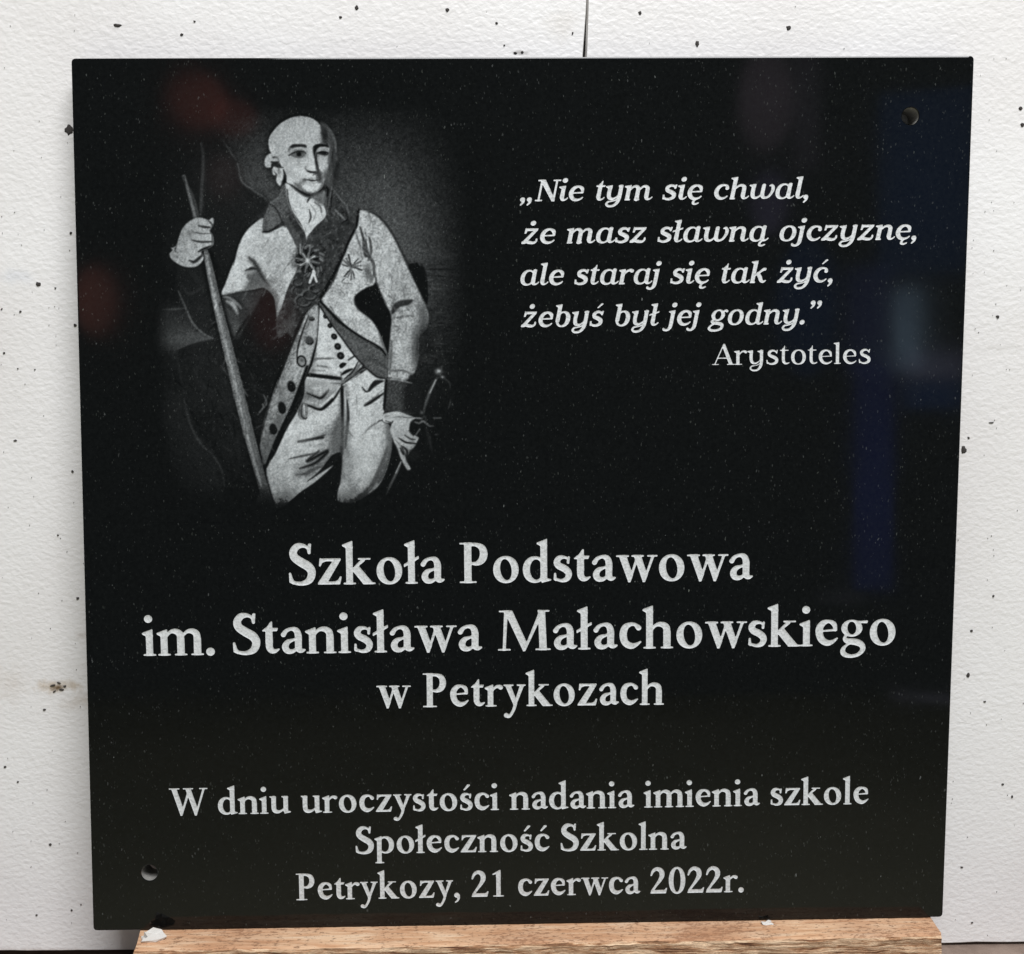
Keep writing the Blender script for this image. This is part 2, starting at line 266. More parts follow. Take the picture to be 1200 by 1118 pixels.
# ---- the etched picture: an engraver's tone map painted with soft brush shapes ----
PX0, PY0, PX1, PY1, PS = 176, 112, 566, 612, 1.4
PW, PH = int((PX1 - PX0) * PS) + 1, int((PY1 - PY0) * PS) + 1
ZO = {1: (190, 120, 5.885), 2: (350, 120, 5.885), 3: (190, 290, 5.885), 4: (350, 290, 5.885), 5: (190, 430, 5.885), 6: (350, 430, 5.885), 7: (300, 120, 9.317), 0: (0, 0, 1)}
rngp = np.random.default_rng(5)

def vnoise(w, h, cx, cy, seed):
    r = np.random.default_rng(seed)
    gx, gy = int(w / cx) + 3, int(h / cy) + 3
    g = r.random((gy, gx))
    x = np.arange(w) / cx; y = np.arange(h) / cy
    xi = x.astype(int); yi = y.astype(int)
    fx = x - xi; fy = y - yi
    fx = fx * fx * (3 - 2 * fx); fy = (fy * fy * (3 - 2 * fy))[:, None]
    a = g[np.ix_(yi, xi)] * (1 - fx) + g[np.ix_(yi, xi + 1)] * fx
    b = g[np.ix_(yi + 1, xi)] * (1 - fx) + g[np.ix_(yi + 1, xi + 1)] * fx
    return a * (1 - fy) + b * fy

def pp(s):
    out = []; z = ZO[0]
    for tok in s.split():
        if ':' in tok:
            n, tok = tok.split(':'); z = ZO[int(n)]
        v = [float(q) for q in tok.split(',')]
        out.append([z[0] + v[0] / z[2], z[1] + v[1] / z[2]] + [q / z[2] for q in v[2:]])
    return out

class Paint:
    def __init__(self):
        self.c = np.full((PH, PW), 17.0)
        ys, xs = np.mgrid[0:PH, 0:PW]
        self.X = PX0 + xs / PS; self.Y = PY0 + ys / PS
        self.mask = None
    def box(self, P, m):
        P = np.array(P)[:, :2]
        x0, y0 = P.min(0) - m; x1, y1 = P.max(0) + m
        a, b = int(np.clip((x0 - PX0) * PS, 0, PW)), int(np.clip((x1 - PX0) * PS + 1, 0, PW))
        c, d = int(np.clip((y0 - PY0) * PS, 0, PH)), int(np.clip((y1 - PY0) * PS + 1, 0, PH))
        return slice(c, d), slice(a, b)
    def put(self, sl, al, tone):
        if self.mask is not None: al = al * self.mask[sl]
        t = tone[sl] if isinstance(tone, np.ndarray) else tone
        self.c[sl] = self.c[sl] * (1 - al) + t * al
    def fill(self, s, tone, f=0.9, op=1.0, curve=True):
        P = pp(s) if isinstance(s, str) else s
        if curve: P = catmull(P, 5, True)
        sl = self.box(P, f + 2)
        d = sd_poly(self.X[sl], self.Y[sl], P)
        self.put(sl, np.clip(0.5 - d / (2 * f), 0, 1) * op, tone)
        return P
    def area(self, s, f=0.8):
        P = catmull(pp(s), 5, True)
        d = sd_poly(self.X, self.Y, P)
        return np.clip(0.5 - d / (2 * f), 0, 1)
    def line(self, s, w, tone, f=0.7, op=1.0, taper=True):
        P = pp(s) if isinstance(s, str) else s
        C = catmull([p[:2] for p in P], 6)
        n = len(C)
        rad = [w * (0.35 + 0.65 * math.sin(math.pi * (i + .6) / (n + .2))) if taper else w for i in range(n)]
        pts = [(x, y, r) for (x, y), r in zip(C, rad)]
        sl = self.box(P, w + f + 2)
        best = np.full(self.X[sl].shape, 1e9)
        X, Y = self.X[sl], self.Y[sl]
        for (ax, ay, ar), (bx, by, br) in zip(pts[:-1], pts[1:]):
            dx, dy = bx - ax, by - ay
            t = np.clip(((X - ax) * dx + (Y - ay) * dy) / (dx * dx + dy * dy + 1e-9), 0, 1)
            best = np.minimum(best, np.hypot(X - ax - t * dx, Y - ay - t * dy) - (ar + (br - ar) * t))
        self.put(sl, np.clip(0.5 - best / (2 * f), 0, 1) * op, tone)
    def blob(self, s, rx, ry, tone, op=1.0, rot=0):
        (x, y), = [p[:2] for p in pp(s)]
        a = math.radians(rot); m = max(rx, ry) * 2.2
        sl = self.box([(x, y)], m)
        dx, dy = self.X[sl] - x, self.Y[sl] - y
        u = dx * math.cos(a) + dy * math.sin(a); v = -dx * math.sin(a) + dy * math.cos(a)
        self.put(sl, np.exp(-((u / rx) ** 2 + (v / ry) ** 2)) * op, tone)

def paint_portrait():
    q = Paint(); X, Y = q.X, q.Y
    n1 = vnoise(PW, PH, 5, 5, 1); n2 = vnoise(PW, PH, 2.2, 2.2, 2); n3 = vnoise(PW, PH, 16, 16, 3); nh = vnoise(PW, PH, 9, 2, 4)
    # painted backdrop, fading out into the polished stone
    g = lambda x, y, rx, ry: np.exp(-(((X - x) / rx) ** 2 + ((Y - y) / ry) ** 2))
    bg = 18 + 38 * g(445, 240, 88, 115) + 36 * g(308, 198, 50, 66) + 24 * g(480, 340, 60, 95) + 5 * g(260, 470, 60, 110) + 5 * g(350, 420, 160, 190)
    q.c = bg + ((n1 - .5) * 10 + (n2 - .5) * 16) * np.clip((bg - 17) / 16, 0, 1)
    q.line('2:550,130 555,440', 1.2, 62, 1.5, .35); q.line('2:600,440 600,640', 1.2, 70, 1.4, .5); q.line('2:605,640 615,780', .8, 58, 1.5, .4)
    q.blob('2:580,660', 3, 1, 130, .6); q.blob('2:350,45', 3.4, 1, 90, .6)
    # sea and horizon on the right
    sea = g(505, 345, 42, 75)
    for i in range(260):
        x = 462 + 75 * rngp.random(); y = 296 + 130 * rngp.random() ** .8
        L = 4 + 10 * rngp.random(); v = 20 + 62 * rngp.random()
        q.line([(x, y), (x + L, y + rngp.normal() * .5)], .55 + .4 * rngp.random(), v, .6, .55 * float(np.exp(-((x - 495) / 45) ** 2)))
    q.line('4:870,152 980,150 1100,156', 1.2, 22, .7, .9); q.line('4:880,190 1090,205', .8, 26, .7, .8)
    q.line('4:1060,45 1100,52', .8, 85, .6, .5); q.line('4:870,140 1000,138', .8, 52, .8, .6)
    # banner behind the raised hand
    q.fill('1:430,270 500,380 545,520 590,580 690,640 740,690 700,760 600,850 540,950 470,1118 300,1118 0,1118 0,300 200,100', 25, 4, .9)
    q.line('1:420,262 470,340 520,420 548,540 620,600 720,665', 1.0, 88, .8, .8)
    q.blob('1:420,470', 14, 22, 33, .7, 20); q.blob('1:330,640', 12, 30, 27, .7)
    q.blob('1:240,560', 6, 45, 30, .6)
    q.line('1:270,280 285,400 275,560 262,740', 2.0, 72, 1.0, .8); q.line('1:290,300 300,500 290,760', .8, 38, .8, .7)
    q.blob('1:480,900', 12, 20, 27, .6)
    # lower left: table edge, drapery
    q.blob('3:40,540', 36, 22, 66, .9); q.blob('3:110,640', 34, 11, 106, .9); q.blob('5:60,330', 22, 34, 42, .7); q.blob('3:60,780', 26, 14, 34, .7)
    q.fill('3:100,300 160,410 215,530 350,628 380,500 330,250 250,120 120,110', 31, 2.5, .85)
    q.fill('3:350,630 220,655 110,710 140,900 200,1118 520,1118 480,960 430,780 400,640', 29, 1.5, .95)
    q.line('3:112,300 160,410 210,520 280,590 345,626', 1.25, 110, .7, .85); q.line('3:0,428 70,426 152,420', 1.1, 96, .8, .8)
    q.line('3:350,626 240,640 105,700', 1.6, 84, .9, .8); q.fill('3:345,626 250,600 180,570 120,640 105,690 220,655', 76, 2.5, .6)
    q.line('3:0,702 90,704', 1, 62, 1, .6); q.line('3:100,710 112,820 150,1000', 1.3, 45, 1.4, .7)
    q.line('3:180,760 330,760 430,740', 2, 38, 2.5, .6); q.line('3:230,830 250,920 330,980', 3, 37, 3, .6)
    q.line('3:140,270 190,320 290,270', 1.4, 60, 1.4, .55); q.line('3:190,150 250,230 300,250', 2, 42, 2, .5)
    q.fill('5:40,210 150,210 200,400 330,590 410,710 430,860 350,1000 160,900 60,600', 40, 7, .85)
    q.line('5:150,220 195,395 260,520 340,600 408,706 432,830', 1.1, 88, 1.1, .75); q.line('5:165,230 250,400 262,470', 2, 16, 1.4, .8)
    q.blob('5:120,560', 12, 22, 36, .6); q.blob('5:480,560', 16, 26, 31, .6, 10); q.line('5:520,460 530,640 500,780', 1.5, 36, 2, .6)
    for i in range(26):
        a, b = rngp.random(2); q.line([(205 + 60 * a, 415 + 150 * b), (212 + 60 * a, 413 + 150 * b + rngp.normal() * 2)], .5, 48, .8, .35)
    # dark fill between staff, torso and coat tail
    q.fill('3:420,340 640,300 780,340 800,560 960,480 900,640 800,900 740,1118 560,1118 500,640 440,460', 22, 2, .95)
    q.line('5:700,190 720,250 690,290 660,330', .9, 120, .8, .7); q.line('5:730,200 700,260', .7, 95, .7, .6); q.line('5:650,420 740,380', .8, 60, .9, .6)
    for i in range(60):
        a, b = rngp.random(2); x, y = 280 + 38 * a, 400 + 70 * b
        q.line([(x, y), (x + 2 + 3 * rngp.random(), y + rngp.normal() * 2)], .5, 44, .7, .5)
    # chair back and dark behind the arm
    q.fill('4:760,140 790,108 850,112 885,210 892,320 885,390 850,330', 12, 1, 1)
    q.fill('4:385,330 460,280 530,245 600,400 640,470 632,760 600,700 540,560 420,430', 12, 1, 1)

    # ---- coat: near (left) shoulder, sleeve and breast
    coat = '1:700,800 640,832 580,890 530,985 495,1118 3:490,110 440,240 412,327 530,305 640,286 700,276 745,306 775,350 788,440 798,520 825,430 860,300 905,215 940,150 1:925,1100 940,1000 900,925 850,850 760,880'
    q.line(coat.split(' 3:412')[0] if False else '1:700,800 640,828 578,885 525,985 490,1118 3:484,110 430,240 405,320', 1.4, 13, 1.2, .6, False)
    q.fill(coat, 162 + (n2 - .5) * 26, .8)
    q.mask = q.area(coat)
    q.fill('3:600,75 640,95 700,180 760,290 800,330 790,540 700,300 630,300 560,300 600,230 580,190 640,150', 62, 4, .75)
    q.line('3:600,70 640,110 690,200 740,270', 2.0, 34, 1.4, .9); q.line('3:575,160 620,145 650,150', 1.8, 20, 1, .9); q.line('3:590,200 620,230 600,250', 1.6, 70, 1.5, .8)
    q.blob('3:600,170', 5, 2, 130, .8); q.blob('3:770,240', 9, 14, 108, .6); q.blob('1:760,1000', 24, 12, 132, .55); q.blob('3:800,100', 14, 18, 140, .5)
    q.blob('3:500,180', 8, 16, 178, .6); q.blob('1:560,980', 8, 14, 178, .6, 20); q.blob('3:830,330', 6, 16, 130, .6)
    q.line('3:415,325 530,304 640,288', 1.0, 100, 1, .5)
    q.mask = None
    # dark turned cuff with light lining strokes
    q.fill('3:420,340 530,310 640,300 700,290 640,420 560,560 510,620 480,560 430,420', 46, 1.8, .9)
    q.line('3:422,340 470,352 520,390 545,420', 1.7, 130, .9, .85); q.line('3:445,370 490,395 520,455', 2.6, 150, 1.1, .9); q.line('3:500,350 560,400 580,430', 1.2, 24, 1, .9)
    q.fill('3:450,430 520,480 520,620 480,560', 70, 3, .6); q.blob('3:590,380', 8, 8, 62, .5); q.blob('3:520,560', 5, 9, 84, .5)
    q.line('3:600,470 540,560 500,640', 1.6, 16, 1.2, .8)

    # ---- head
    q.fill('7:340,165 480,140 600,150 720,215 800,300 860,420 890,560 900,720 850,900 700,1050 500,1060 300,1000 120,760 70,640 110,520 120,380 200,250', 11, 3.5, .6)
    q.fill('7:700,225 760,240 820,310 860,400 876,520 880,640 850,760 840,900 760,930 740,700 780,500', 58, 1.4)
    q.line('7:760,240 830,330 866,430 876,540', 1.0, 112, .8, .8); q.line('7:790,330 812,500 820,700', 1.2, 92, 1.0, .7); q.line('7:840,420 836,620 845,780', 1.0, 26, .9, .7)
    q.line('7:730,235 790,300 825,400 835,520', 1.6, 84, 1.2, .7); q.line('7:715,228 775,290 800,380', 1.0, 100, 1.0, .6); q.line('7:830,640 822,760 800,880', 1.6, 70, 1.5, .6); q.blob('7:880,610', 2, 3, 84, .7); q.blob('7:800,840', 3, 9, 88, .6)
    face = '7:505,150 590,165 660,205 715,270 745,350 760,420 800,470 800,560 800,650 775,760 735,900 690,960 640,990 580,998 520,975 470,950 400,905 330,865 300,780 290,690 240,640 190,580 148,520 135,430 150,370 190,310 260,235 350,180 430,155'
    q.line('7:140,430 155,360 200,290 265,222 350,166 430,142 510,136 600,152 680,200', 1.4, 9, 1, .9, False)
    q.fill(face, 177 + (n2 - .5) * 26, .8)
    q.mask = q.area(face)
    q.blob('7:740,330', 4, 11, 52, .95, 5); q.fill('7:725,260 775,260 800,480 745,440 718,330', 50, 1.5, .9)
    q.line('7:722,262 752,330 765,390 775,450', 2.8, 34, 1.2, .9)
    q.blob('7:330,600', 9, 12, 152, .6); q.blob('7:330,740', 8, 14, 136, .6); q.blob('7:420,800', 16, 9, 146, .6, 20)
    q.blob('7:250,450', 4, 18, 156, .5); q.blob('7:560,400', 22, 4, 166, .5)
    # brows and eyes
    
    q.fill('7:625,480 660,470 700,452 760,460 795,478 792,492 740,480 690,482 668,510 655,540 648,600 656,660 668,720 655,735 645,690 634,600 622,540', 24, 1.0)
    q.fill('7:655,560 672,540 668,620 690,740 665,735 650,640', 14, .8, .9)
    q.fill('7:352,575 400,552 450,538 510,536 540,556 528,580 490,588 440,594 410,580 380,588', 48, .9, .9)
    q.blob('7:468,566', 2.2, 2.4, 6, 1); q.line('7:395,572 430,548 500,540 536,552', .9, 14, .6, .95)
    q.blob('7:512,566', 1.6, 1.3, 112, .8); q.blob('7:418,574', 1.2, .8, 100, .5)
    q.line('7:400,600 460,606 520,598 545,575', .9, 112, .8, .7); q.line('7:480,520 540,530', .9, 110, .9, .6)
    q.fill('7:668,556 700,540 750,544 792,552 790,570 750,580 715,572 690,566', 22, .8, .95); q.blob('7:742,560', 2.2, 2, 6, 1)
    q.line('7:690,585 740,592 780,586', .8, 104, .9, .6); q.blob('7:735,515', 6, 1.8, 160, .8)
    q.fill('7:372,560 420,528 500,522 545,545 548,575 520,592 470,596 410,584', 120, 1.2, .6)
    q.fill('7:385,574 425,548 500,538 538,552 528,574 490,580 430,584', 34, .8, .9); q.blob('7:462,562', 2.6, 2.6, 2, 1); q.blob('7:425,576', 1.6, .9, 118, .8); q.blob('7:505,570', 1.8, 1.2, 120, .8)
    q.line('7:398,560 450,534 510,532 545,548', 1.0, 10, .6, .95); q.line('7:470,600 520,600 545,585', 1.0, 90, .9, .7)
    q.fill('7:646,570 662,620 680,700 690,750 672,745 656,690', 16, 1.2, .8); q.fill('7:664,560 690,600 700,640 690,690 676,640', 70, 1.5, .5); q.blob('7:735,558', 5.2, 1.8, 16, .9); q.line('7:680,552 730,538 790,552', .9, 8, .6, .9)
    q.fill('7:640,470 690,455 760,462 792,480 740,484 690,492 660,520 640,560', 14, .8, .9)
    q.fill('7:668,524 700,500 750,494 790,506 790,528 750,528 700,532 674,548', 146, .9, .9)
    q.fill('7:694,604 740,606 798,596 802,650 784,740 745,764 712,750 696,690', 160, 1.6, .85)
    q.line('7:668,556 700,542 750,540 790,552', .9, 12, .6, .9)
    q.fill('7:345,498 450,500 560,502 566,560 556,606 450,618 350,604', 164, 3, .95)
    q.fill('7:352,560 372,520 400,500 470,500 545,506 560,540 552,582 520,606 450,612 380,598', 136, 3.5, .7)
    q.fill('7:386,578 418,556 466,546 515,548 536,566 520,582 470,590 424,586', 84, .9, .9)
    q.blob('7:470,566', 3.0, 2.7, 4, 1); q.blob('7:470,564', 2.2, 2.2, 2, 1); q.line('7:360,580 400,556 455,538 515,538 545,556', 1.05, 18, .8, .95); q.blob('7:422,572', 1.4, 1.0, 116, .7); q.blob('7:514,570', 1.4, 1.2, 112, .7)
    q.line('7:385,582 430,594 490,598 535,582', .7, 74, .8, .7); q.line('7:398,530 450,514 520,516', .8, 108, 1, .5)
    q.fill('7:372,486 404,458 470,456 535,462 554,480 545,494 500,486 430,490 388,500', 22, .9, .95); q.line('7:372,492 360,528', 1.2, 70, 1.4, .6)
    # nose, mouth, cheeks
    q.line('7:600,520 612,600 640,700', 1.8, 188, 1.5, .7); q.blob('7:625,720', 3.2, 3.4, 190, .8)
    q.line('7:540,722 566,748 600,758 640,765', .9, 70, .8, .9); q.line('7:574,752 604,762', .9, 28, .6, .9); q.line('7:625,770 670,762 690,740', 1.4, 36, .9, .95)
    q.line('7:620,800 640,780 660,790', .7, 70, .7, .8); q.blob('7:690,790', 3.2, 3.6, 60, .85); q.blob('7:700,830', 3, 4, 74, .7)
    q.blob('7:740,690', 5.5, 9, 170, .7); q.blob('7:800,640', 1.5, 10, 70, .8)
    q.blob('7:560,690', 2, 4, 120, .55); q.line('7:545,700 530,720', .9, 100, .9, .6)
    q.fill('7:640,765 700,745 720,800 716,850 690,880 670,850 660,800', 46, 1.6, .75); q.line('7:560,752 600,762 645,758', 1.1, 22, .8, .9); q.blob('7:480,880', 6, 4, 112, .6, -35); q.blob('7:470,660', 4, 4, 120, .5)
    q.line('7:530,848 570,846 610,854 650,852 700,842', .95, 28, .6, .95); q.blob('7:530,846', 1.5, 1.6, 44, .8); q.blob('7:520,860', 2.4, 3.4, 90, .6)
    q.line('7:560,838 600,832 650,838 690,836', .9, 112, .8, .7); q.line('7:570,874 620,882 670,872', 1.4, 128, 1.1, .7); q.line('7:590,912 640,918', 1.2, 118, 1.2, .6)
    q.line('7:430,890 480,930 540,975 600,990 680,970', 2.0, 52, 2, .7); q.line('7:500,880 480,905 500,935', 1.5, 105, 1.5, .7)
    q.blob('7:580,940', 7, 3, 182, .7); q.line('7:720,870 730,900 690,960', 2.0, 70, 2, .7); q.blob('7:760,800', 3, 7, 62, .8)
    q.mask = None
    q.fill('7:806,590 850,600 884,640 850,900 764,925 782,810 800,720', 42, 6, .5); q.blob('7:754,370', 2.6, 9, 26, .85, 8); q.line('7:772,262 822,330 858,430 872,540', 1.0, 108, .9, .7)
    q.line('7:790,720 775,820 750,900', 1.2, 66, 1.4, .6); q.line('7:815,780 800,850', 1.0, 74, 1.2, .6)
    # side curl of the wig
    q.fill('7:150,560 110,590 92,640 98,690 130,716 165,712 190,700 176,740 190,790 225,800 222,860 262,915 285,860 300,800 305,720 318,712 290,640 250,600 200,560', 166 + (n2 - .5) * 24, .8)
    q.line('7:165,650 205,658 250,652', 1.4, 22, .8, .95); q.fill('7:172,665 250,660 280,700 300,712 240,716 200,700 170,712', 26, .8, .95); q.blob('7:196,600', 1.8, 1.2, 40, .9)
    q.line('7:208,596 236,604 250,640', 1.2, 90, .9, .7); q.line('7:130,716 165,720 172,700', .9, 30, .7, .9); q.line('7:200,760 225,790 210,800', 1, 60, .8, .8)
    q.blob('7:262,780', 2, 4, 110, .6); q.line('7:300,740 318,800 316,880 300,920 275,930', 1.5, 12, .8, .95); q.blob('7:245,740', 2, 3, 88, .6)
    q.line('7:316,800 320,870', 1.1, 8, .8, .9)
    # ---- collar, cravat, shirt front
    q.fill('7:270,925 310,890 330,880 370,1000 400,1118 1:900,890 990,960 1000,1000 940,1010 880,900 830,800 800,740 750,700 745,690 800,650 820,580', 66 + (n2 - .5) * 26, .9)
    q.fill('7:325,885 350,890 420,930 500,985 580,1010 690,985 745,960 760,1060 1:1110,700 1130,740 1132,800 1090,850 1030,920 1000,950 985,900 940,830 880,720 860,650 850,570', 172 + (n2 - .5) * 18, .8)
    q.line('7:390,910 460,962 540,1008 620,1020 700,990 740,965', 2.2, 22, 1.4, .95); q.line('7:600,1030 575,1060 560,1088', 1.1, 24, .8, .9)
    q.fill('7:600,1030 740,980 760,1050 740,1118 680,1100 640,1070', 98, 2, .85); q.blob('7:690,1060', 4, 3, 56, .6)
    q.line('1:1015,740 1025,790 1012,830', 1.0, 40, .8, .9); q.line('1:1050,690 1090,720 1100,760', 1.1, 66, 1, .7); q.line('1:1020,700 1060,760 1040,820', .8, 110, .9, .7)
    q.fill('1:1130,580 1150,600 1142,650 1128,652', 10, .8, .95); q.line('1:1170,580 1158,680 1140,760', 1.0, 110, .8, .8)
    q.line('1:862,600 880,700 940,810 985,880 992,960', 1.2, 20, .7, .9); q.line('1:1120,700 1134,770 1120,810 1060,860 1020,925 1000,960', .9, 24, .7, .8)
    q.line('1:870,640 900,740 960,830 990,900 994,975', .9, 186, .6, .9); q.line('1:1126,760 1132,800 1085,856 1030,915 1005,962', 1.0, 184, .6, .9)
    # collar patch on the near shoulder
    q.fill('1:745,695 800,650 822,600 850,600 860,690 870,760 830,800 800,850 745,885 700,893 697,820', 76 + (n2 - .5) * 30, .8)
    q.line('1:697,893 745,888 800,850', 1.2, 14, .8, .95, False); q.line('1:745,700 790,740 830,830 850,860', 1.0, 24, .8, .9); q.line('1:750,690 800,660', .9, 110, .8, .7)
    q.line('1:700,810 760,770', .9, 50, .8, .5); q.blob('1:770,810', 8, 7, 98, .5)

    # ---- far (right) breast, sleeve
    brst = '2:425,745 400,850 350,960 320,1040 4:240,240 170,340 165,375 230,440 330,540 460,640 570,700 615,755 560,600 500,500 400,420 385,340 460,280 525,245 515,130 480,60 2:440,1000 470,900'
    slv = '2:425,745 520,775 590,840 650,930 700,1030 740,1118 4:800,240 850,350 890,440 895,500 880,560 830,610 825,760 800,860 770,880 740,920 680,905 615,890 632,600 640,480 600,380 545,250 515,100 480,20 2:470,960 430,860'
    q.line('2:420,738 530,770 600,838 660,925 712,1030 755,1118 4:815,240 870,345', 1.3, 13, 1.3, .6, False)
    q.fill(slv, 146 + (n2 - .5) * 34, .9); q.fill(brst, 156 + (n2 - .5) * 34, .9)
    q.mask = np.maximum(q.area(slv), q.area(brst))
    q.line('2:425,860 450,960 460,1050 4:480,60 515,110 520,200', 2.0, 30, 1.0, .95); q.line('2:460,900 490,950 500,1030 480,1090', 1.3, 44, .9, .85); q.line('2:470,880 478,980 470,1040', 1.2, 168, .8, .8)
    q.line('2:510,960 522,1020 500,1080', 1.2, 165, .9, .8); q.line('2:395,900 420,980 440,1080', 1.2, 84, 1.1, .7)
    q.blob('2:400,1040', 6, 8, 118, .6); q.blob('4:480,170', 5, 12, 92, .8); q.line('4:460,150 505,200 500,240', 1.6, 74, 1.4, .7)
    q.fill('4:650,400 690,370 740,360 790,362 760,395 700,410 660,450 640,455', 30, 1, .95); q.line('4:640,400 690,440 760,430', 1, 92, 1, .6); q.line('4:640,490 700,480 790,470', 1.4, 80, 1.2, .7)
    q.line('4:620,330 660,360 640,400', 1.8, 88, 1.6, .7); q.blob('4:850,420', 5, 9, 104, .6); q.line('4:780,380 840,440 850,540', 1.3, 100, 1.4, .6)
    q.blob('4:830,700', 8, 22, 42, .9); q.blob('4:870,590', 8, 8, 46, .8); q.blob('4:860,500', 4, 14, 95, .7); q.line('4:640,540 690,550 680,580', 1.2, 90, 1.2, .6)
    q.blob('4:720,700', 8, 16, 152, .5); q.line('4:630,870 700,878 790,925', 1.6, 160, .8, .8); q.line('4:640,850 720,850 790,880', 1.2, 70, 1.1, .7)
    q.line('4:640,640 636,760 628,870', 1.4, 60, 1.3, .7); q.blob('4:690,240', 10, 20, 128, .5); q.blob('4:600,100', 7, 22, 158, .5)
    q.blob('4:330,430', 12, 8, 164, .5, 30); q.blob('4:430,560', 10, 8, 138, .5, 30); q.line('4:560,600 600,700 620,760', 2.4, 60, 2, .7); q.blob('4:250,320', 8, 8, 120, .5)
    q.mask = None
    q.blob('4:880,640', 9, 26, 24, .7)
    # ---- dark lapel and sash with a worked pattern
    sash = '1:880,760 940,850 990,930 1000,985 2:60,930 100,880 150,830 190,780 210,700 240,600 300,680 340,720 412,745 395,850 340,960 300,1060 4:240,180 150,340 140,385 60,430 0,500 3:960,480 920,560 900,615 860,590 800,620 790,500 830,400 880,260 930,150 915,90 930,0 1:920,960 850,840 830,800'
    q.fill(sash, 46 + (n1 - .5) * 26, .9)
    q.mask = q.area(sash)
    for i in range(560):
        x = 318 + 100 * rngp.random(); y = 222 + 180 * rngp.random(); a = rngp.normal() * .7 + 2.0
        L = 1.5 + 4 * rngp.random(); v = 12 if rngp.random() < .5 else 66 + 62 * rngp.random()
        q.line([(x, y), (x + L * .6 * math.cos(a) + 1, y + L * .5 * math.sin(a)), (x + L * math.cos(a), y + L * math.sin(a))], .5 + .4 * rngp.random(), v, .6, .55)
    q.blob('3:860,560', 9, 8, 66, .6); q.fill('1:800,740 850,760 900,850 960,960 930,1010 880,900', 70, 1.5, .7); q.blob('2:120,930', 12, 6, 52, .5, -40)
    q.mask = None
    q.line('2:412,745 398,850 345,960 305,1055 4:240,190 150,345', 1.5, 9, .8, .95, False); q.line('2:240,600 290,670 335,720 345,800', 1.0, 96, .8, .75); q.line('2:250,740 290,780 320,810', 1.0, 130, .7, .85)
    q.line('2:320,730 340,800 300,830', 1, 14, .8, .8); q.line('2:190,600 185,700 205,780', 1.4, 74, 1, .8); q.line('2:230,610 225,720', .9, 16, .8, .8)
    q.line('2:245,610 330,690 400,730', 1.2, 60, 1.2, .6)
    # breast star hung from the sash
    cx, cy = 360.5, 305.5
    q.blob('0:361,306', 14, 15, 22, .95)
    for k in range(46):
        a = rngp.random() * 6.28; r_ = 6 + 12 * rngp.random(); q.line([(cx + r_ * math.cos(a), cy + r_ * math.sin(a)), (cx + (r_ + 3) * math.cos(a + .2), cy + (r_ + 3) * math.sin(a + .2))], .6 + .4 * rngp.random(), 60 + 110 * rngp.random(), .6, .7)
    for k in range(8):
        a = math.radians(k * 45 + 12); L = 14 if k % 2 == 0 else 10
        q.line([(cx + 3 * math.cos(a), cy + 3 * math.sin(a)), (cx + L * math.cos(a), cy + L * math.sin(a))], 0.85, 172 if k % 2 else 120, .6, .9)
        b = a + .39; q.line([(cx + 4 * math.cos(b), cy + 4 * math.sin(b)), (cx + 12 * math.cos(b), cy + 12 * math.sin(b))], 1.3, 10, .7, .95); q.line([(cx + 5 * math.cos(b), cy + 5 * math.sin(b)), (cx + 9 * math.cos(b + .3), cy + 9 * math.sin(b + .3))], .7, 110, .6, .9)
        q.line([(cx + 15 * math.cos(b), cy + 15 * math.sin(b)), (cx + 18 * math.cos(b + .18), cy + 18 * math.sin(b + .18))], 1.2, 118, .7, .8)
    q.blob('0:360.5,305.5', 3.0, 3.4, 196, 1); q.line('0:368,318 363,331', 1.8, 180, .6, .95); q.line('0:367,318 371,330', 1.6, 170, .6, .95)
    q.line('0:352,286 352,296', 1.1, 150, .6, .8); q.blob('0:363,288', 1.6, 1.6, 170, .8)
    for (x, y, r) in [(350, 340, 8), (362, 345, 8), (355, 352, 9), (368, 338, 6), (348, 330, 6)]:   # ribbon bow
        P = [(x + r * math.cos(t) * 1.0, y + r * .7 * math.sin(t)) for t in np.linspace(0.3, 4.6, 8)]
        q.line(P, 1.2, 92, .8, .8); q.line([(a + 1.6, b + 1.6) for a, b in P], 1.0, 14, .7, .7)
    # embroidered star on the coat breast
    for k in range(9):
        a = math.radians(k * 40 + 5); x, y = 412, 313
        q.line([(x + 3 * math.cos(a), y + 4 * math.sin(a)), (x + 12 * math.cos(a + .15), y + 15 * math.sin(a + .15))], 1.1, [30, 176, 74][k % 3], .7, .9)
        q.line([(x + 5 * math.cos(a + .4), y + 6 * math.sin(a + .4)), (x + 11 * math.cos(a + .5), y + 13 * math.sin(a + .5))], .8, [180, 36, 60][k % 3], .6, .85)
    q.blob('0:412,312', 2.2, 2.6, 34, .9); q.line('4:330,200 300,240 370,250', .8, 50, .7, .7)
    for i in range(70):
        x = 384 + 24 * rngp.random(); y = 327 + 26 * rngp.random() + (400 - x) * .4
        q.line([(x, y), (x + rngp.normal() * 2, y + rngp.normal() * 2)], .7, 100 + 80 * rngp.random(), .7, .45)

    # ---- breeches (before the waistcoat and coat edges)
    brc = '3:1005,880 1177,900 4:300,935 470,830 560,890 605,905 598,1000 590,1118 6:580,260 590,300 575,370 620,400 640,450 640,560 615,680 570,790 520,850 460,890 390,930 330,940 270,925 268,860 290,780 300,600 240,600 200,640 140,720 60,790 5:1177,680 1060,790 960,860 880,930 800,985 770,930 718,715 780,600 860,430 920,330 980,200'
    q.line('5:770,935 740,820 712,715 770,600 850,440', 1.7, 8, 1.2, .9, False)
    q.fill(brc, 166 + (n2 - .5) * 26, .8)
    q.mask = q.area(brc)
    q.fill('6:300,120 318,150 322,560 300,600 290,760 262,800 262,640 250,560 262,500 280,420 292,380', 66, 6, .75)
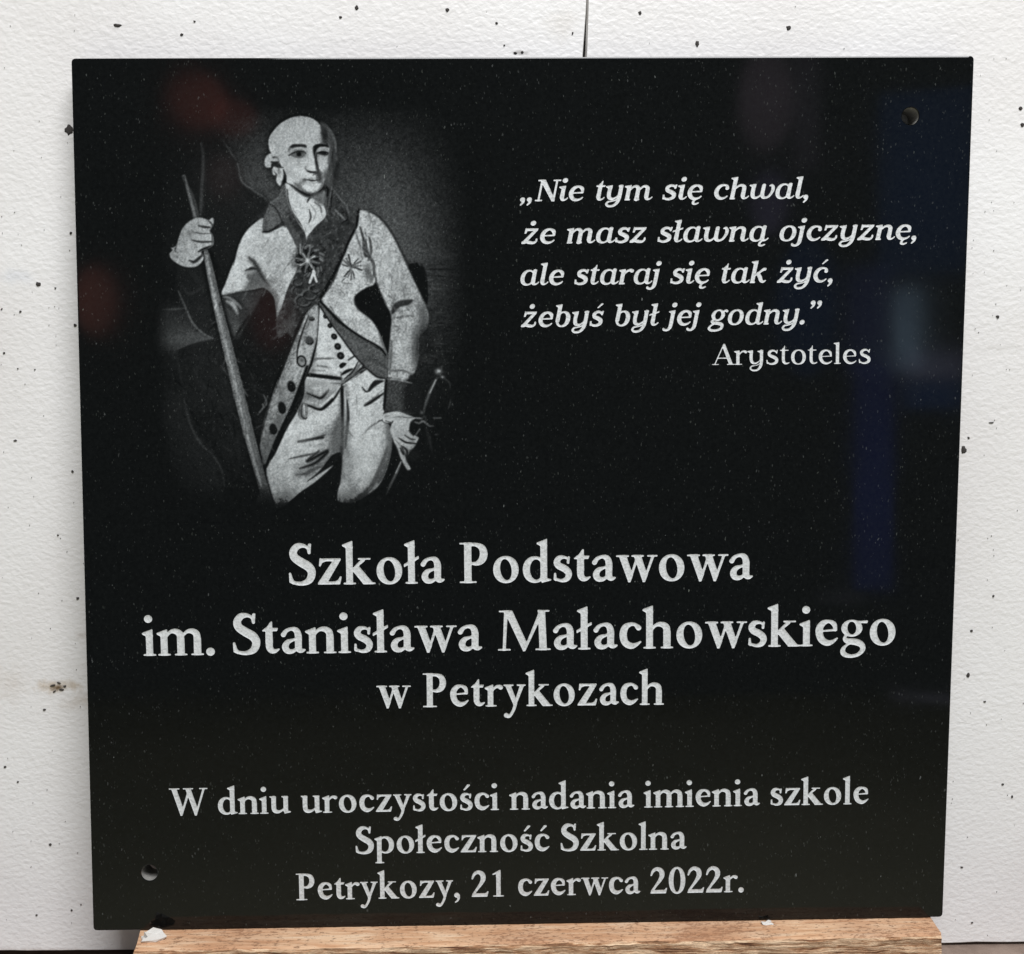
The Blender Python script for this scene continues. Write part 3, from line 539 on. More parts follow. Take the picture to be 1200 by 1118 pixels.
    q.line('6:298,130 302,300 300,480 296,600', 1.9, 10, .9, .95, False); q.line('6:334,230 342,340 330,460 322,560', 1.7, 14, .9, .95); q.line('6:316,150 322,260 316,400', 1.2, 160, .8, .85)
    q.blob('6:262,440', 6, 20, 60, .8, 14); q.line('6:286,400 262,500 180,585 80,665 0,735', 6, 104, 6, .55, False); q.blob('6:180,460', 10, 7, 96, .6, -20)
    q.line('6:292,520 240,600 150,680 60,740', 4, 84, 4, .6, False); q.line('5:950,700 1060,660 1140,580 6:60,650 140,580', 2.0, 18, 1.1, .95)
    q.line('5:920,745 990,735 1060,700 1130,680', 1.3, 74, 1.2, .8); q.line('5:940,515 1010,505 1110,485 6:0,515 80,500 180,470', 1.5, 16, .9, .95); q.line('5:870,635 960,615 1080,592', 1.2, 60, .9, .85); q.line('5:1010,545 1110,535', 1.3, 110, 1.5, .6)
    q.blob('5:900,520', 20, 12, 178, .5, -20); q.blob('5:830,860', 6, 12, 138, .6); q.blob('5:1060,840', 16, 5, 112, .7, -30); q.blob('5:860,700', 12, 10, 176, .5)
    q.fill('6:600,390 660,420 660,600 620,680 560,790 480,860 440,900 520,760 580,640 612,500', 84, 3, .8); q.line('6:612,560 560,700 500,820 420,900 390,935', 2.2, 44, 1.6, .8); q.blob('6:560,840', 5, 5, 158, .6)
    q.line('6:640,470 640,580 600,700 550,800', 1.3, 26, 1.1, .7)
    q.blob('6:450,540', 16, 36, 184, .7); q.line('6:640,420 632,560 585,700 520,820 450,900', 7, 112, 7, .6, False); q.line('6:345,420 330,600 300,760', 4, 120, 5, .55, False); q.blob('5:930,400', 26, 12, 184, .6, -25); q.blob('6:350,740', 7, 24, 128, .6); q.blob('6:420,860', 16, 9, 120, .6)
    q.line('6:400,190 402,330', .7, 104, .7, .6); q.line('6:560,375 500,410 440,470', 1.3, 98, 1.1, .7); q.line('6:545,378 575,368 640,385', .9, 40, .7, .8)
    q.fill('6:478,160 500,118 530,92 590,95 550,120 520,140 490,170', 20, .8, .95); q.line('6:438,140 462,168 480,170', 1.2, 30, .8, .9); q.line('6:455,268 500,240 590,180', 1.9, 12, .9, .95); q.line('6:450,262 520,210 580,160', 1.0, 90, 1, .6)
    # flap of the breeches with buckle
    q.fill('3:960,960 1010,880 1177,920 6:290,130 220,230 150,290 60,270 0,250 5:950,240 920,220', 128, 2, .85)
    q.blob('5:1000,170', 12, 9, 84, .7); q.line('5:1000,180 1060,205 1100,215 1150,160', 1.4, 14, .7, .95); q.line('6:60,180 140,212 160,205 205,155', 1.3, 18, .7, .9); q.fill('6:0,60 290,130 200,170 150,200 60,175 0,170', 150, 2, .6)
    q.line('5:950,245 1020,270 1100,292 1177,225 6:170,285 240,225 298,130', 1.8, 10, .8, .95); q.line('5:1000,235 1090,262 6:160,265 240,190 290,130', 1.0, 180, .7, .8)
    q.blob('5:1060,240', 10, 3, 150, .6); q.fill('5:935,255 1000,260 1000,350 945,355', 104, .8, .8); q.line('5:965,260 960,330 985,358 998,350', .9, 20, .6, .9); q.line('5:978,258 982,330', .8, 176, .6, .8); q.line('5:940,330 955,270', .7, 40, .6, .7)
    q.mask = None
    # ---- waistcoat
    wc = '3:1082,395 4:145,405 220,520 300,620 380,740 440,810 360,880 305,935 290,940 200,930 60,900 3:1000,880 1040,800 1060,690 1075,560'
    q.fill(wc, 172 + (n2 - .5) * 16, .8)
    q.mask = q.area(wc)
    q.fill('3:1060,690 1040,800 1005,880 1177,905 4:160,920 290,930 220,870 130,880 110,820 100,740', 112, 3, .75)
    q.line('3:1040,770 1177,765', 1.2, 84, 1, .7); q.line('4:90,770 160,765 260,768', 1.1, 90, 1, .7); q.line('4:130,815 200,825', 1.3, 76, 1, .7); q.line('4:100,850 180,850', 1.2, 96, 1, .6)
    q.line('3:1020,875 1090,890 1177,900', 1.6, 16, .8, .95, False); q.line('4:60,880 160,888 290,905', 2.0, 12, .8, .95, False); q.line('4:60,905 180,922 300,925', 1.2, 150, .7, .85); q.line('4:60,925 180,940 300,940', 1.3, 16, .7, .9)
    q.line('4:245,640 262,740 300,860', .7, 130, .7, .6); q.blob('3:1050,740', 3, 9, 90, .7)
    q.mask = None
    for (x, y, r) in [(185, 475, 15), (215, 540, 15), (245, 614, 20), (270, 683, 22), (290, 747, 24)]:
        bx, by = 350 + x / 5.885, 290 + y / 5.885
        q.line([(bx - .3, by - .3), (bx + .3, by + .3)], r / 5.885, 14, .5, 1, False); q.blob('0:%f,%f' % (bx - .3, by - .3), r / 14, r / 14, 84, .7)
    q.fill('4:280,815 300,795 330,800 310,825 290,832', 14, .5); q.line('4:295,878 330,855 370,838', 1.9, 10, .7, .95)
    q.line('4:300,930 360,880 430,800', 2.6, 100, 1, .9); q.line('4:318,905 370,860 410,790', 1.0, 20, .7, .9); q.line('4:345,775 390,745', 1.2, 40, .8, .9)
    q.line('4:300,945 400,880 470,835', 1.5, 14, .8, .9); q.line('4:305,950 420,870', .8, 180, .6, .8); q.line('4:290,860 300,930', .8, 84, .7, .8)
    # waistcoat edge line and coat's turned front
    q.line('3:1082,380 1078,460 1068,600 1055,700 1005,860 950,960 900,1060', 1.1, 12, .6, .95, False)
    edge = '3:1075,400 1070,600 1050,690 1000,860 940,990 890,1118 5:880,300 800,470 740,620 712,675 690,620 676,540 690,420 735,260 800,90 3:770,1010 830,860 900,680 960,540 1000,450'
    q.fill(edge, 122 + (n2 - .5) * 44, .8)
    q.mask = q.area(edge)
    q.fill('3:1040,430 1000,470 960,560 940,700 880,840 800,1000 760,1118 850,1060 980,780 960,640 985,520', 160, 1.5, .6); q.line('3:1010,470 965,590 935,700 930,800', 1.0, 20, .6, .95)
    q.fill('3:1070,400 1060,620 1010,810 940,960 980,760 1010,560', 156, 1.5, .7); q.blob('5:720,560', 8, 18, 84, .7); q.blob('5:830,180', 10, 16, 104, .6); q.blob('5:800,400', 6, 16, 78, .6, 20)
    q.mask = None
    q.line('5:1000,0 960,110 890,290 790,500 720,680', 1.9, 8, .9, .95, False); q.line('5:820,0 760,180 700,400 672,520', 1.1, 10, .9, .7, False)
    for (z, x, y, rx, ry, v) in [(3, 1030, 490, 3.6, 2.2, 1), (3, 1015, 640, 5, 5, 1), (3, 962, 785, 5.2, 6.4, 2), (3, 890, 955, 5, 6.6, 3), (5, 825, 278, 4.8, 7.4, 3), (5, 765, 425, 4.8, 6.6, 3)]:
        ox, oy, s = ZO[z]; bx, by = ox + x / s, oy + y / s
        P = [(bx + rx * math.cos(t) * .95 + ry * .1 * math.sin(t), by + ry * math.sin(t) * .95) for t in np.linspace(0, 2 * math.pi, 12, endpoint=False)]
        q.fill(P, [0, 60, 120, 22][v], .6)
        if v == 2: q.line(P + P[:1], .9, 14, .5, .95, False); q.blob('0:%f,%f' % (bx, by - 1.5), 1.6, 1.6, 40, .7)
        else: q.line(P[0:6], 1.0, 10, .6, .9); q.line(P[6:11], .8, 100, .6, .6)
    # lapel of the far side crossing the waist
    lap = '4:140,372 200,430 260,510 330,560 430,630 530,690 590,730 618,790 615,860 605,900 540,880 440,815 370,720 290,610 220,520 160,430'
    q.fill(lap, 74 + (n2 - .5) * 26, .7); q.line('4:150,372 240,470 330,548 440,622 560,690 600,740', 1.2, 10, .6, .95, False); q.line('4:150,410 220,520 300,628 380,738 450,815', .9, 14, .6, .9, False)
    q.mask = q.area(lap); q.line('4:420,800 500,770 600,830', 2, 44, 2, .6); q.line('4:560,830 600,850', 1.4, 130, 1, .5); q.blob('4:450,720', 9, 6, 90, .5, 35); q.line('4:300,600 400,680', 1.2, 96, 1.2, .4); q.mask = None
    q.line('4:450,820 540,890 605,905', 1.3, 10, .8, .9)
    # far cuff, ruffle, hand, sword
    q.fill('4:605,905 680,908 780,935 840,960 850,1118 6:840,310 760,330 700,315 640,300 590,300 588,180', 56 + (n2 - .5) * 22, 1.0)
    q.fill('6:740,100 860,110 870,320 760,325 720,280', 24, 4, .9); q.line('6:605,85 680,88 780,112', 1.0, 150, .6, .8); q.line('6:605,90 598,180 590,290', 1.4, 12, .8, .9, False)
    q.fill('6:580,330 640,310 690,308 740,325 800,352 780,372 770,400 770,440 800,470 828,490 815,520 800,550 770,580 752,610 735,600 745,650 772,700 755,712 735,690 700,620 680,560 650,500 632,430 640,390 600,385 580,370', 168 + (n2 - .5) * 20, .8)
    q.line('6:640,350 700,345 790,352', .8, 90, .7, .7); q.line('6:600,370 640,385 650,372', .9, 50, .7, .8); q.blob('6:610,340', 4, 2.4, 120, .7)
    q.line('6:690,490 740,520 810,528', 1.1, 20, .7, .95); q.line('6:730,470 770,495 805,500', .9, 40, .7, .9); q.line('6:710,545 725,600 700,560', 1.3, 12, .7, .95); q.line('6:720,550 745,575 750,610', 1.2, 10, .8, .95)
    q.line('6:660,500 700,540 740,620', .8, 100, .7, .7); q.line('6:765,440 790,470', 1.2, 22, .8, .9); q.blob('6:700,430', 6, 8, 176, .5); q.line('6:680,400 720,440 740,470', .8, 130, .8, .5)
    q.line('6:775,380 770,430 800,460 820,430 800,385', 1.2, 10, .9, .9)
    q.line('6:955,75 915,150 880,240 865,300', 1.6, 92, 1.0, .9); q.line('6:945,90 905,180', 1.1, 165, .7, .9); q.blob('6:966,30', 3.6, 3.2, 178, 1); q.blob('6:992,70', 2.4, 1.8, 158, .95, 30); q.blob('6:985,0', 1, 1.6, 110, .7)
    q.line('6:1000,75 1040,110 1045,150', .9, 70, .7, .8); q.line('6:1048,225 1042,260 1032,290', .9, 88, .7, .8); q.line('6:1060,240 1055,280', .7, 50, .7, .6)
    q.line('6:800,352 850,355', 1.0, 160, .6, .9); q.line('6:800,380 830,388 860,375 900,405 930,408', 1.1, 135, .7, .9); q.blob('6:850,315', 2.2, 1.8, 120, .9); q.line('6:930,352 980,352', .9, 130, .7, .8); q.line('6:840,370 870,340 880,400', .9, 70, .8, .7)
    q.line('6:810,465 835,430', .9, 140, .7, .8); q.blob('6:950,466', 2, .8, 110, .8); q.line('6:880,420 900,500 920,590', 1.7, 44, 1.6, .8); q.line('6:905,480 915,560', .7, 62, .8, .6)
    q.line('6:710,650 680,720 640,800 605,880', 1.4, 96, .8, .9); q.line('6:705,655 670,730', .8, 170, .6, .9); q.line('6:660,640 640,700 600,800 580,860', 2.0, 9, 1.2, .8)
    q.blob('6:555,905', 3, 2.4, 70, .8); q.blob('6:790,610', 8, 7, 34, .7); q.line('6:740,800 770,860', 1.5, 32, 1.5, .6)
    # ---- raised hand with frilled cuff, and the staff
    q.line('0:243,300 254,356 274,437 294,515 313,592', 8.0, 12, 2.2, .6, False)
    staff = '0:239,298 244.8,297 259.8,357 270,396 280.3,437 297,505 309,552 320.5,594 317,598 308.5,597 303,570 294,538 281,491 267.8,437 258,394 249.5,356'
    q.fill(staff, 108 + (n2 - .5) * 30, .7)
    q.mask = q.area(staff)
    q.line('0:242,300 252,352 272,434 290,510 306,570', 1.5, 150, 1.0, .7, False); q.line('0:245,302 258,356 278.5,436 295,505 310,562', .9, 56, .9, .6, False); q.line('5:560,300 620,520 690,760 740,900', 1.2, 100, 1.2, .5, False)
    for i in range(90):
        t = rngp.random(); x = 242 + 66 * t + rngp.normal() * 2; y = 300 + 285 * t
        q.line([(x, y), (x + 1, y + 3 + 4 * rngp.random())], .5, 40 + 110 * rngp.random(), .6, .4)
    q.blob('5:720,940', 9, 18, 40, .8); q.mask = None
    q.fill('5:640,1000 650,930 668,880 682,940 690,1000', 82, .9, .9)
    q.line('1:150,510 175,590 205,700 230,800', 2.0, 128, .8, .95, False); q.line('1:195,600 225,690 250,790', 1.7, 74, .9, .9); q.line('1:150,512 160,600 195,740', .9, 22, .8, .8); q.line('1:272,600 275,700 262,790', 1.6, 62, 1, .8)
    hand = '1:225,800 270,795 320,810 345,795 357,815 350,850 340,865 330,890 348,915 355,950 350,985 310,1010 270,1030 3:285,60 280,90 240,130 180,137 120,120 65,80 50,45 70,20 60,0 1:75,1000 100,980 115,930 140,870 180,825'
    q.line(hand, 1.2, 12, 1.4, .5, False)
    q.fill(hand, 168 + (n2 - .5) * 32, .8)
    q.mask = q.area(hand)
    q.line('1:250,850 290,858 330,862', 1.5, 20, .8, .95); q.line('1:215,895 270,905 330,905', .9, 74, .8, .8); q.line('1:205,950 270,962 350,960', 1.2, 34, .8, .9); q.line('1:320,815 345,845 348,880', 1.0, 24, .8, .9)
    q.line('1:330,880 345,920 345,990', 1.0, 60, .9, .7); q.line('1:250,1030 290,1010 340,990', 1.5, 16, .9, .95); q.line('1:180,880 200,940 240,1000', 1.0, 110, 1.1, .6); q.blob('1:200,900', 5, 4, 130, .6)
    q.blob('1:280,835', 6, 3.4, 174, .6); q.blob('1:280,930', 8, 3, 178, .6); q.line('3:190,90 220,100 260,70 275,50', 1.8, 22, 1, .9); q.line('3:100,60 140,100', .8, 110, .8, .6)
    q.line('1:100,990 90,1020 110,1040', .9, 60, .8, .7); q.line('3:120,40 160,70 150,110', .8, 120, .8, .6); q.blob('3:150,40', 7, 5, 172, .5); q.line('1:150,960 165,1020 200,1060', .9, 120, .9, .6)
    q.mask = None
    # brushwork: short strokes that follow the cloth and the backdrop
    fig = q.c > 105
    def strokes(n, x0, x1, y0, y1, ang, dv, L, need):
        for _ in range(n):
            x, y = x0 + (x1 - x0) * rngp.random(), y0 + (y1 - y0) * rngp.random()
            j, i = int((y - PY0) * PS), int((x - PX0) * PS)
            if not (0 <= j < PH and 0 <= i < PW) or bool(fig[j, i]) != need: continue
            a = ang(x, y) + rngp.normal() * .35; l = L * (.4 + rngp.random())
            q.line([(x, y), (x + l * .5 * math.cos(a), y + l * .5 * math.sin(a) + .4), (x + l * math.cos(a), y + l * math.sin(a))], .5 + .5 * rngp.random(), float(np.clip(q.c[j, i] + dv * rngp.normal(), 8, 196)), .8, .55)
    q.mask = fig * 1.0
    strokes(260, 230, 350, 255, 380, lambda x, y: 2.2, 26, 7, True)
    strokes(420, 385, 505, 245, 450, lambda x, y: 1.25 if x > 440 else .8, 28, 8, True)
    strokes(300, 305, 460, 440, 590, lambda x, y: 2.7 if x < 400 else 1.45, 20, 9, True)
    strokes(120, 300, 400, 350, 520, lambda x, y: 1.9, 18, 6, True)
    strokes(90, 318, 386, 140, 225, lambda x, y: 1.2, 10, 3, True)
    q.mask = 1.0 - fig
    strokes(500, 400, 545, 130, 330, lambda x, y: 1.2, 9, 8, False)
    strokes(420, 185, 330, 330, 580, lambda x, y: 1.0 if y > 420 else 2.2, 8, 10, False)
    strokes(200, 255, 320, 150, 240, lambda x, y: .9, 8, 7, False)
    strokes(160, 200, 300, 410, 570, lambda x, y: 1.1, 14, 12, False)
    q.mask = None
    cc = q.c
    cc = .14 * np.roll(cc, 1, 0) + .72 * cc + .14 * np.roll(cc, -1, 0); cc = .14 * np.roll(cc, 1, 1) + .72 * cc + .14 * np.roll(cc, -1, 1)
    cc = np.where(cc > 50, 50 + (cc - 50) * np.interp(cc, [50, 110, 150, 200], [1, .80, 1.08, 1.05]), cc)
    big = vnoise(PW, PH, 8, 8, 31) - .5; med = vnoise(PW, PH, 3.2, 3.2, 32) - .5
    face_ = 1 - .6 * np.exp(-(((X - 350) / 36) ** 2 + ((Y - 180) / 48) ** 2))
    q.c = cc + (big * 24 + med * 12) * np.clip((cc - 60) / 90, 0, 1) * face_
    legs = (Y > 560) * np.clip((Y - 566 - 10 * n1) / 26, 0, 1)
    q.c = 17 + (q.c - 17) * (1 - np.clip(legs, 0, 1) * (.35 + .5 * n2 + .35 * n1).clip(0, 1))
    # etching grain, vignette into the polish
    c = q.c
    v = np.clip(1.25 - (((X - 366) / 195.0) ** 2 + ((Y - 362) / 262.0) ** 2) * .62, 0, 1)
    v = np.maximum(v, np.exp(-(((X - 400) / 125.0) ** 4 + ((Y - 430) / 240.0) ** 4)))
    ed = np.minimum(np.minimum(X - PX0, PX1 - X) / np.where(X < 366, 22, 46), np.minimum(Y - PY0, PY1 - Y) / 30)
    low = 1 - np.clip((Y - 560 - 0 * X) / 45, 0, 1) ** 1.5 * (c < 90)
    ed = np.clip(ed, 0, 1); ed = ed * ed * (3 - 2 * ed); ed = np.where(c > 100, np.maximum(ed, .9), ed)
    r4 = ((X - 368) / 192.0) ** 4 + ((Y - 356) / 252.0) ** 4
    ov = np.exp(-.95 * r4 ** 1.5); ed = ed * np.where(c > 100, np.maximum(ov, .92), ov)
    c = 17 + (c - 17) * v * ed * low
    gr = (n2 - .5) * 14 + rngp.normal(0, 3.5, c.shape)
    c = c + gr * np.clip((c - 12) / 45, 0.0, 1)
    flecks = (rngp.random(c.shape) > .9955) * (rngp.random(c.shape) * 60)
    c = c + flecks * (c < 80) * ed * v
    return np.clip(c, 0, 255)

# ---------------- materials ----------------
def new_mat(name):
    m = bpy.data.materials.new(name); m.use_nodes = True
    return m, m.node_tree, m.node_tree.nodes['Principled BSDF']
def nd(t, kind, **kw):
    n = t.nodes.new(kind)
    for k, v in kw.items():
        if k.startswith('i_'):
            n.inputs[int(k[2:]) if k[2:].isdigit() else k[2:].replace('_', ' ')].default_value = v
        else: setattr(n, k, v)
    return n
def ramp(t, stops, interp='LINEAR'):
    r = t.nodes.new('ShaderNodeValToRGB'); e = r.color_ramp.elements; r.color_ramp.interpolation = interp
    while len(e) < len(stops): e.new(0.5)
    for k, (p, c) in enumerate(stops):
        e[k].position = p; e[k].color = (c, c, c, 1) if isinstance(c, (int, float)) else (*c, 1)
    return r
def math_(t, op, a, b=None):
    n = t.nodes.new('ShaderNodeMath'); n.operation = op
    for i, v in enumerate((a, b)):
        if v is None: continue
        if isinstance(v, (int, float)): n.inputs[i].default_value = v
        else: t.links.new(v, n.inputs[i])
    return n.outputs[0]
def mix(t, f, a, b):
    n = t.nodes.new('ShaderNodeMix'); n.data_type = 'RGBA'
    for i, v in ((0, f), (6, a), (7, b)):
        if isinstance(v, (int, float)): n.inputs[i].default_value = v
        elif isinstance(v, tuple): n.inputs[i].default_value = (*v, 1)
        else: t.links.new(v, n.inputs[i])
    return n.outputs[2]

def granite_nodes(m, t, b):
    """black gabbro: near-black, polished, with small pale mica flecks; returns after wiring principled b"""
    L = t.links.new
    tc = nd(t, 'ShaderNodeTexCoord')
    dist = nd(t, 'ShaderNodeTexNoise', i_Scale=260.0, i_Detail=2.0); L(tc.outputs['Object'], dist.inputs['Vector'])
    col = None
    wob = nd(t, 'ShaderNodeVectorMath', operation='SCALE', i_3=0.0028); L(dist.outputs['Color'], wob.inputs[0])
    add = nd(t, 'ShaderNodeVectorMath', operation='ADD'); L(tc.outputs['Object'], add.inputs[0]); L(wob.outputs[0], add.inputs[1])
    big = nd(t, 'ShaderNodeTexNoise', i_Scale=9.0, i_Detail=3.0); L(tc.outputs['Object'], big.inputs['Vector'])
    masks = []
    for sc, thr, rad, rot, amt in ((430.0, 0.84, 0.21, 0.5, 0.30), (680.0, 0.56, 0.30, -0.8, 0.15), (600.0, 0.72, 0.25, 2.3, 0.18), (280.0, 0.96, 0.14, 1.2, 0.85)):
        mp = nd(t, 'ShaderNodeMapping', i_Rotation=(0.0, rot, 0.0), i_Scale=(1.0, 1.0, 0.45)); L(add.outputs[0], mp.inputs['Vector'])
        v = nd(t, 'ShaderNodeTexVoronoi', i_Scale=sc); L(mp.outputs[0], v.inputs['Vector'])
        sep = nd(t, 'ShaderNodeSeparateColor'); L(v.outputs['Color'], sep.inputs[0])
        sel = math_(t, 'GREATER_THAN', math_(t, 'ADD', sep.outputs[0], math_(t, 'MULTIPLY', math_(t, 'SUBTRACT', big.outputs['Fac'], 0.5), 0.35)), thr)
        r = math_(t, 'MULTIPLY', sep.outputs[1], rad)
        near = math_(t, 'LESS_THAN', v.outputs['Distance'], r)
        masks.append(math_(t, 'MULTIPLY', math_(t, 'MULTIPLY', sel, near), math_(t, 'MULTIPLY', sep.outputs[2], amt)))
    mk = math_(t, 'MAXIMUM', math_(t, 'MAXIMUM', masks[0], masks[1]), math_(t, 'MAXIMUM', masks[2], masks[3]))
    fine = nd(t, 'ShaderNodeTexNoise', i_Scale=420.0, i_Detail=4.0, i_Roughness=0.7); L(tc.outputs['Object'], fine.inputs['Vector'])
    fr = ramp(t, [(0.35, (0.0026, 0.0029, 0.0029)), (0.7, (0.0054, 0.0061, 0.0061))]); L(fine.outputs['Fac'], fr.inputs[0])
    hue = nd(t, 'ShaderNodeTexNoise', i_Scale=150.0); L(tc.outputs['Object'], hue.inputs['Vector'])
    fc = ramp(t, [(0.4, (0.15, 0.165, 0.145)), (0.6, (0.19, 0.20, 0.20))]); L(hue.outputs['Fac'], fc.inputs[0])
    c = mix(t, mk, fr.outputs[0], fc.outputs[0])
    L(c, b.inputs['Base Color'])
    sm = nd(t, 'ShaderNodeTexNoise', i_Scale=7.0, i_Detail=5.0, i_Roughness=0.6, i_Distortion=1.2); L(tc.outputs['Object'], sm.inputs['Vector'])
    rr = ramp(t, [(0.35, 0.045), (0.7, 0.10)]); L(sm.outputs['Fac'], rr.inputs[0]); L(rr.outputs[0], b.inputs['Roughness'])
    b.inputs['IOR'].default_value = 1.39
    return tc

M_GRANITE, t, b = new_mat('polished_black_granite'); granite_nodes(M_GRANITE, t, b)

def etched_bsdf(t, tc, scale=1.0):
    L = t.links.new
    e = nd(t, 'ShaderNodeBsdfPrincipled')
    n1 = nd(t, 'ShaderNodeTexNoise', i_Scale=700.0, i_Detail=3.0); L(tc.outputs['Object'], n1.inputs['Vector'])
    r = ramp(t, [(0.25, (0.44, 0.475, 0.49)), (0.55, (0.60, 0.635, 0.65)), (0.8, (0.70, 0.73, 0.74))]); L(n1.outputs['Fac'], r.inputs[0])
    L(r.outputs[0], e.inputs['Base Color']); e.inputs['Roughness'].default_value = 0.75
    return e
M_PIC, t, b = new_mat('etched_picture_on_granite'); tc = granite_nodes(M_PIC, t, b)
e = etched_bsdf(t, tc)
at = nd(t, 'ShaderNodeAttribute', attribute_name='etch')
g1 = nd(t, 'ShaderNodeTexNoise', i_Scale=1500.0, i_Detail=2.0); t.links.new(tc.outputs['Object'], g1.inputs['Vector'])
# stipple: the diamond point skips here and there, most in the half tones
sp = math_(t, 'MULTIPLY', math_(t, 'SUBTRACT', g1.outputs['Fac'], 0.5), math_(t, 'MULTIPLY', math_(t, 'POWER', at.outputs['Fac'], 0.7), 0.55))
fac = nd(t, 'ShaderNodeMath', operation='ADD', use_clamp=True); t.links.new(at.outputs['Fac'], fac.inputs[0]); t.links.new(sp, fac.inputs[1])
ms = nd(t, 'ShaderNodeMixShader'); t.links.new(fac.outputs[0], ms.inputs[0]); t.links.new(b.outputs[0], ms.inputs[1]); t.links.new(e.outputs[0], ms.inputs[2])
t.links.new(ms.outputs[0], t.nodes['Material Output'].inputs['Surface'])

M_LET, t, b = new_mat('sandblasted_lettering')
tc = nd(t, 'ShaderNodeTexCoord')
geo = nd(t, 'ShaderNodeNewGeometry')
n1 = nd(t, 'ShaderNodeTexNoise', i_Scale=620.0, i_Detail=4.0, i_Roughness=0.65); t.links.new(geo.outputs['Position'], n1.inputs['Vector'])
r = ramp(t, [(0.28, (0.38, 0.39, 0.395)), (0.42, (0.55, 0.565, 0.57)), (0.52, (0.64, 0.655, 0.665)), (0.7, (0.72, 0.735, 0.745))]); t.links.new(n1.outputs['Fac'], r.inputs[0])
t.links.new(r.outputs[0], b.inputs['Base Color']); b.inputs['Roughness'].default_value = 0.7
bp = nd(t, 'ShaderNodeBump', i_Strength=0.6, i_Distance=0.0008); t.links.new(n1.outputs['Fac'], bp.inputs['Height']); t.links.new(bp.outputs[0], b.inputs['Normal'])

def wall_material():
    m, t, b = new_mat('white_beaded_foam'); L = t.links.new
    tc = nd(t, 'ShaderNodeTexCoord')
    mp = nd(t, 'ShaderNodeMapping', i_Rotation=(0, 0.25, 0), i_Scale=(0.85, 1, 1.2)); L(tc.outputs['Object'], mp.inputs['Vector'])
    n1 = nd(t, 'ShaderNodeTexNoise', i_Scale=290.0, i_Detail=1.5, i_Roughness=0.5, i_Distortion=0.35); L(mp.outputs[0], n1.inputs['Vector'])
    v1 = nd(t, 'ShaderNodeTexVoronoi', i_Scale=300.0); v1.feature = 'SMOOTH_F1'; L(mp.outputs[0], v1.inputs['Vector'])
    n3 = nd(t, 'ShaderNodeTexNoise', i_Scale=40.0, i_Detail=2.0); L(tc.outputs['Object'], n3.inputs['Vector'])
    h = math_(t, 'ADD', math_(t, 'MULTIPLY', n1.outputs['Fac'], 1.0), math_(t, 'MULTIPLY', v1.outputs['Distance'], -0.45))
    h = math_(t, 'ADD', h, math_(t, 'MULTIPLY', n3.outputs['Fac'], 0.8))
    bp = nd(t, 'ShaderNodeBump', i_Strength=0.25, i_Distance=0.0017); L(h, bp.inputs['Height']); L(bp.outputs[0], b.inputs['Normal'])
    n2 = nd(t, 'ShaderNodeTexNoise', i_Scale=5.0, i_Detail=4.0); L(tc.outputs['Object'], n2.inputs['Vector'])
    base = ramp(t, [(0.35, (0.78, 0.755, 0.745)), (0.6, (0.845, 0.83, 0.825))]); L(n2.outputs['Fac'], base.inputs[0])
    sep = nd(t, 'ShaderNodeSeparateXYZ'); L(tc.outputs['Object'], sep.inputs[0])
    c = base.outputs[0]
    wp = nd(t, 'ShaderNodeTexNoise', i_Scale=60.0, i_Detail=5.0, i_Roughness=0.7); L(tc.outputs['Object'], wp.inputs['Vector'])
    for (sx, sz, rx, rz, col, amt) in STAINS:
        dx = math_(t, 'DIVIDE', math_(t, 'SUBTRACT', sep.outputs[0], sx), rx); dz = math_(t, 'DIVIDE', math_(t, 'SUBTRACT', sep.outputs[2], sz), rz)
        d = math_(t, 'SQRT', math_(t, 'ADD', math_(t, 'MULTIPLY', dx, dx), math_(t, 'MULTIPLY', dz, dz)))
        d = math_(t, 'ADD', d, math_(t, 'MULTIPLY', math_(t, 'SUBTRACT', wp.outputs['Fac'], 0.5), 2.6))
        r = ramp(t, [(0.0, amt), (0.9, 0.0)]); L(d, r.inputs[0])
        c = mix(t, r.outputs[0], c, col)
    L(c, b.inputs['Base Color']); b.inputs['Roughness'].default_value = 0.36; b.inputs['Specular IOR Level'].default_value = 0.5
    return m
_st = lambda x, y: on_wall(x, y)[0]
STAINS = []
for (x, y, rx, ry, col, amt) in [(62, 805, 34, 10, (0.42, 0.30, 0.17), .75), (68, 806, 12, 5, (0.13, 0.08, 0.04), .95), (95, 822, 30, 12, (0.50, 0.42, 0.34), .5), (12, 800, 30, 26, (0.60, 0.52, 0.46), .45),
                                 (95, 745, 12, 8, (0.45, 0.38, 0.33), .5), (30, 1115, 100, 6, (0.35, 0.28, 0.24), .5), (660, 30, 30, 26, (0.66, 0.62, 0.58), .4), (1175, 408, 40, 5, (0.55, 0.53, 0.50), .35),
                                 (608, 62, 16, 4, (0.25, 0.23, 0.21), .8), (20, 325, 30, 12, (0.64, 0.66, 0.72), .4)]:
    p = _st(x, y); k = abs(_st(x + rx, y)[0] - p[0]); k2 = abs(_st(x, y + ry)[2] - p[2])
    STAINS.append((float(p[0]), float(p[2]), float(k), float(k2), col, amt))
M_WALL = wall_material()

M_EDGE, t, b = new_mat('grimy_foam_edge')
n = nd(t, 'ShaderNodeTexNoise', i_Scale=60.0, i_Detail=4.0); r = ramp(t, [(0.3, (0.30, 0.28, 0.26)), (0.7, (0.55, 0.53, 0.51))]); t.links.new(n.outputs['Fac'], r.inputs[0]); t.links.new(r.outputs[0], b.inputs['Base Color']); b.inputs['Roughness'].default_value = .9

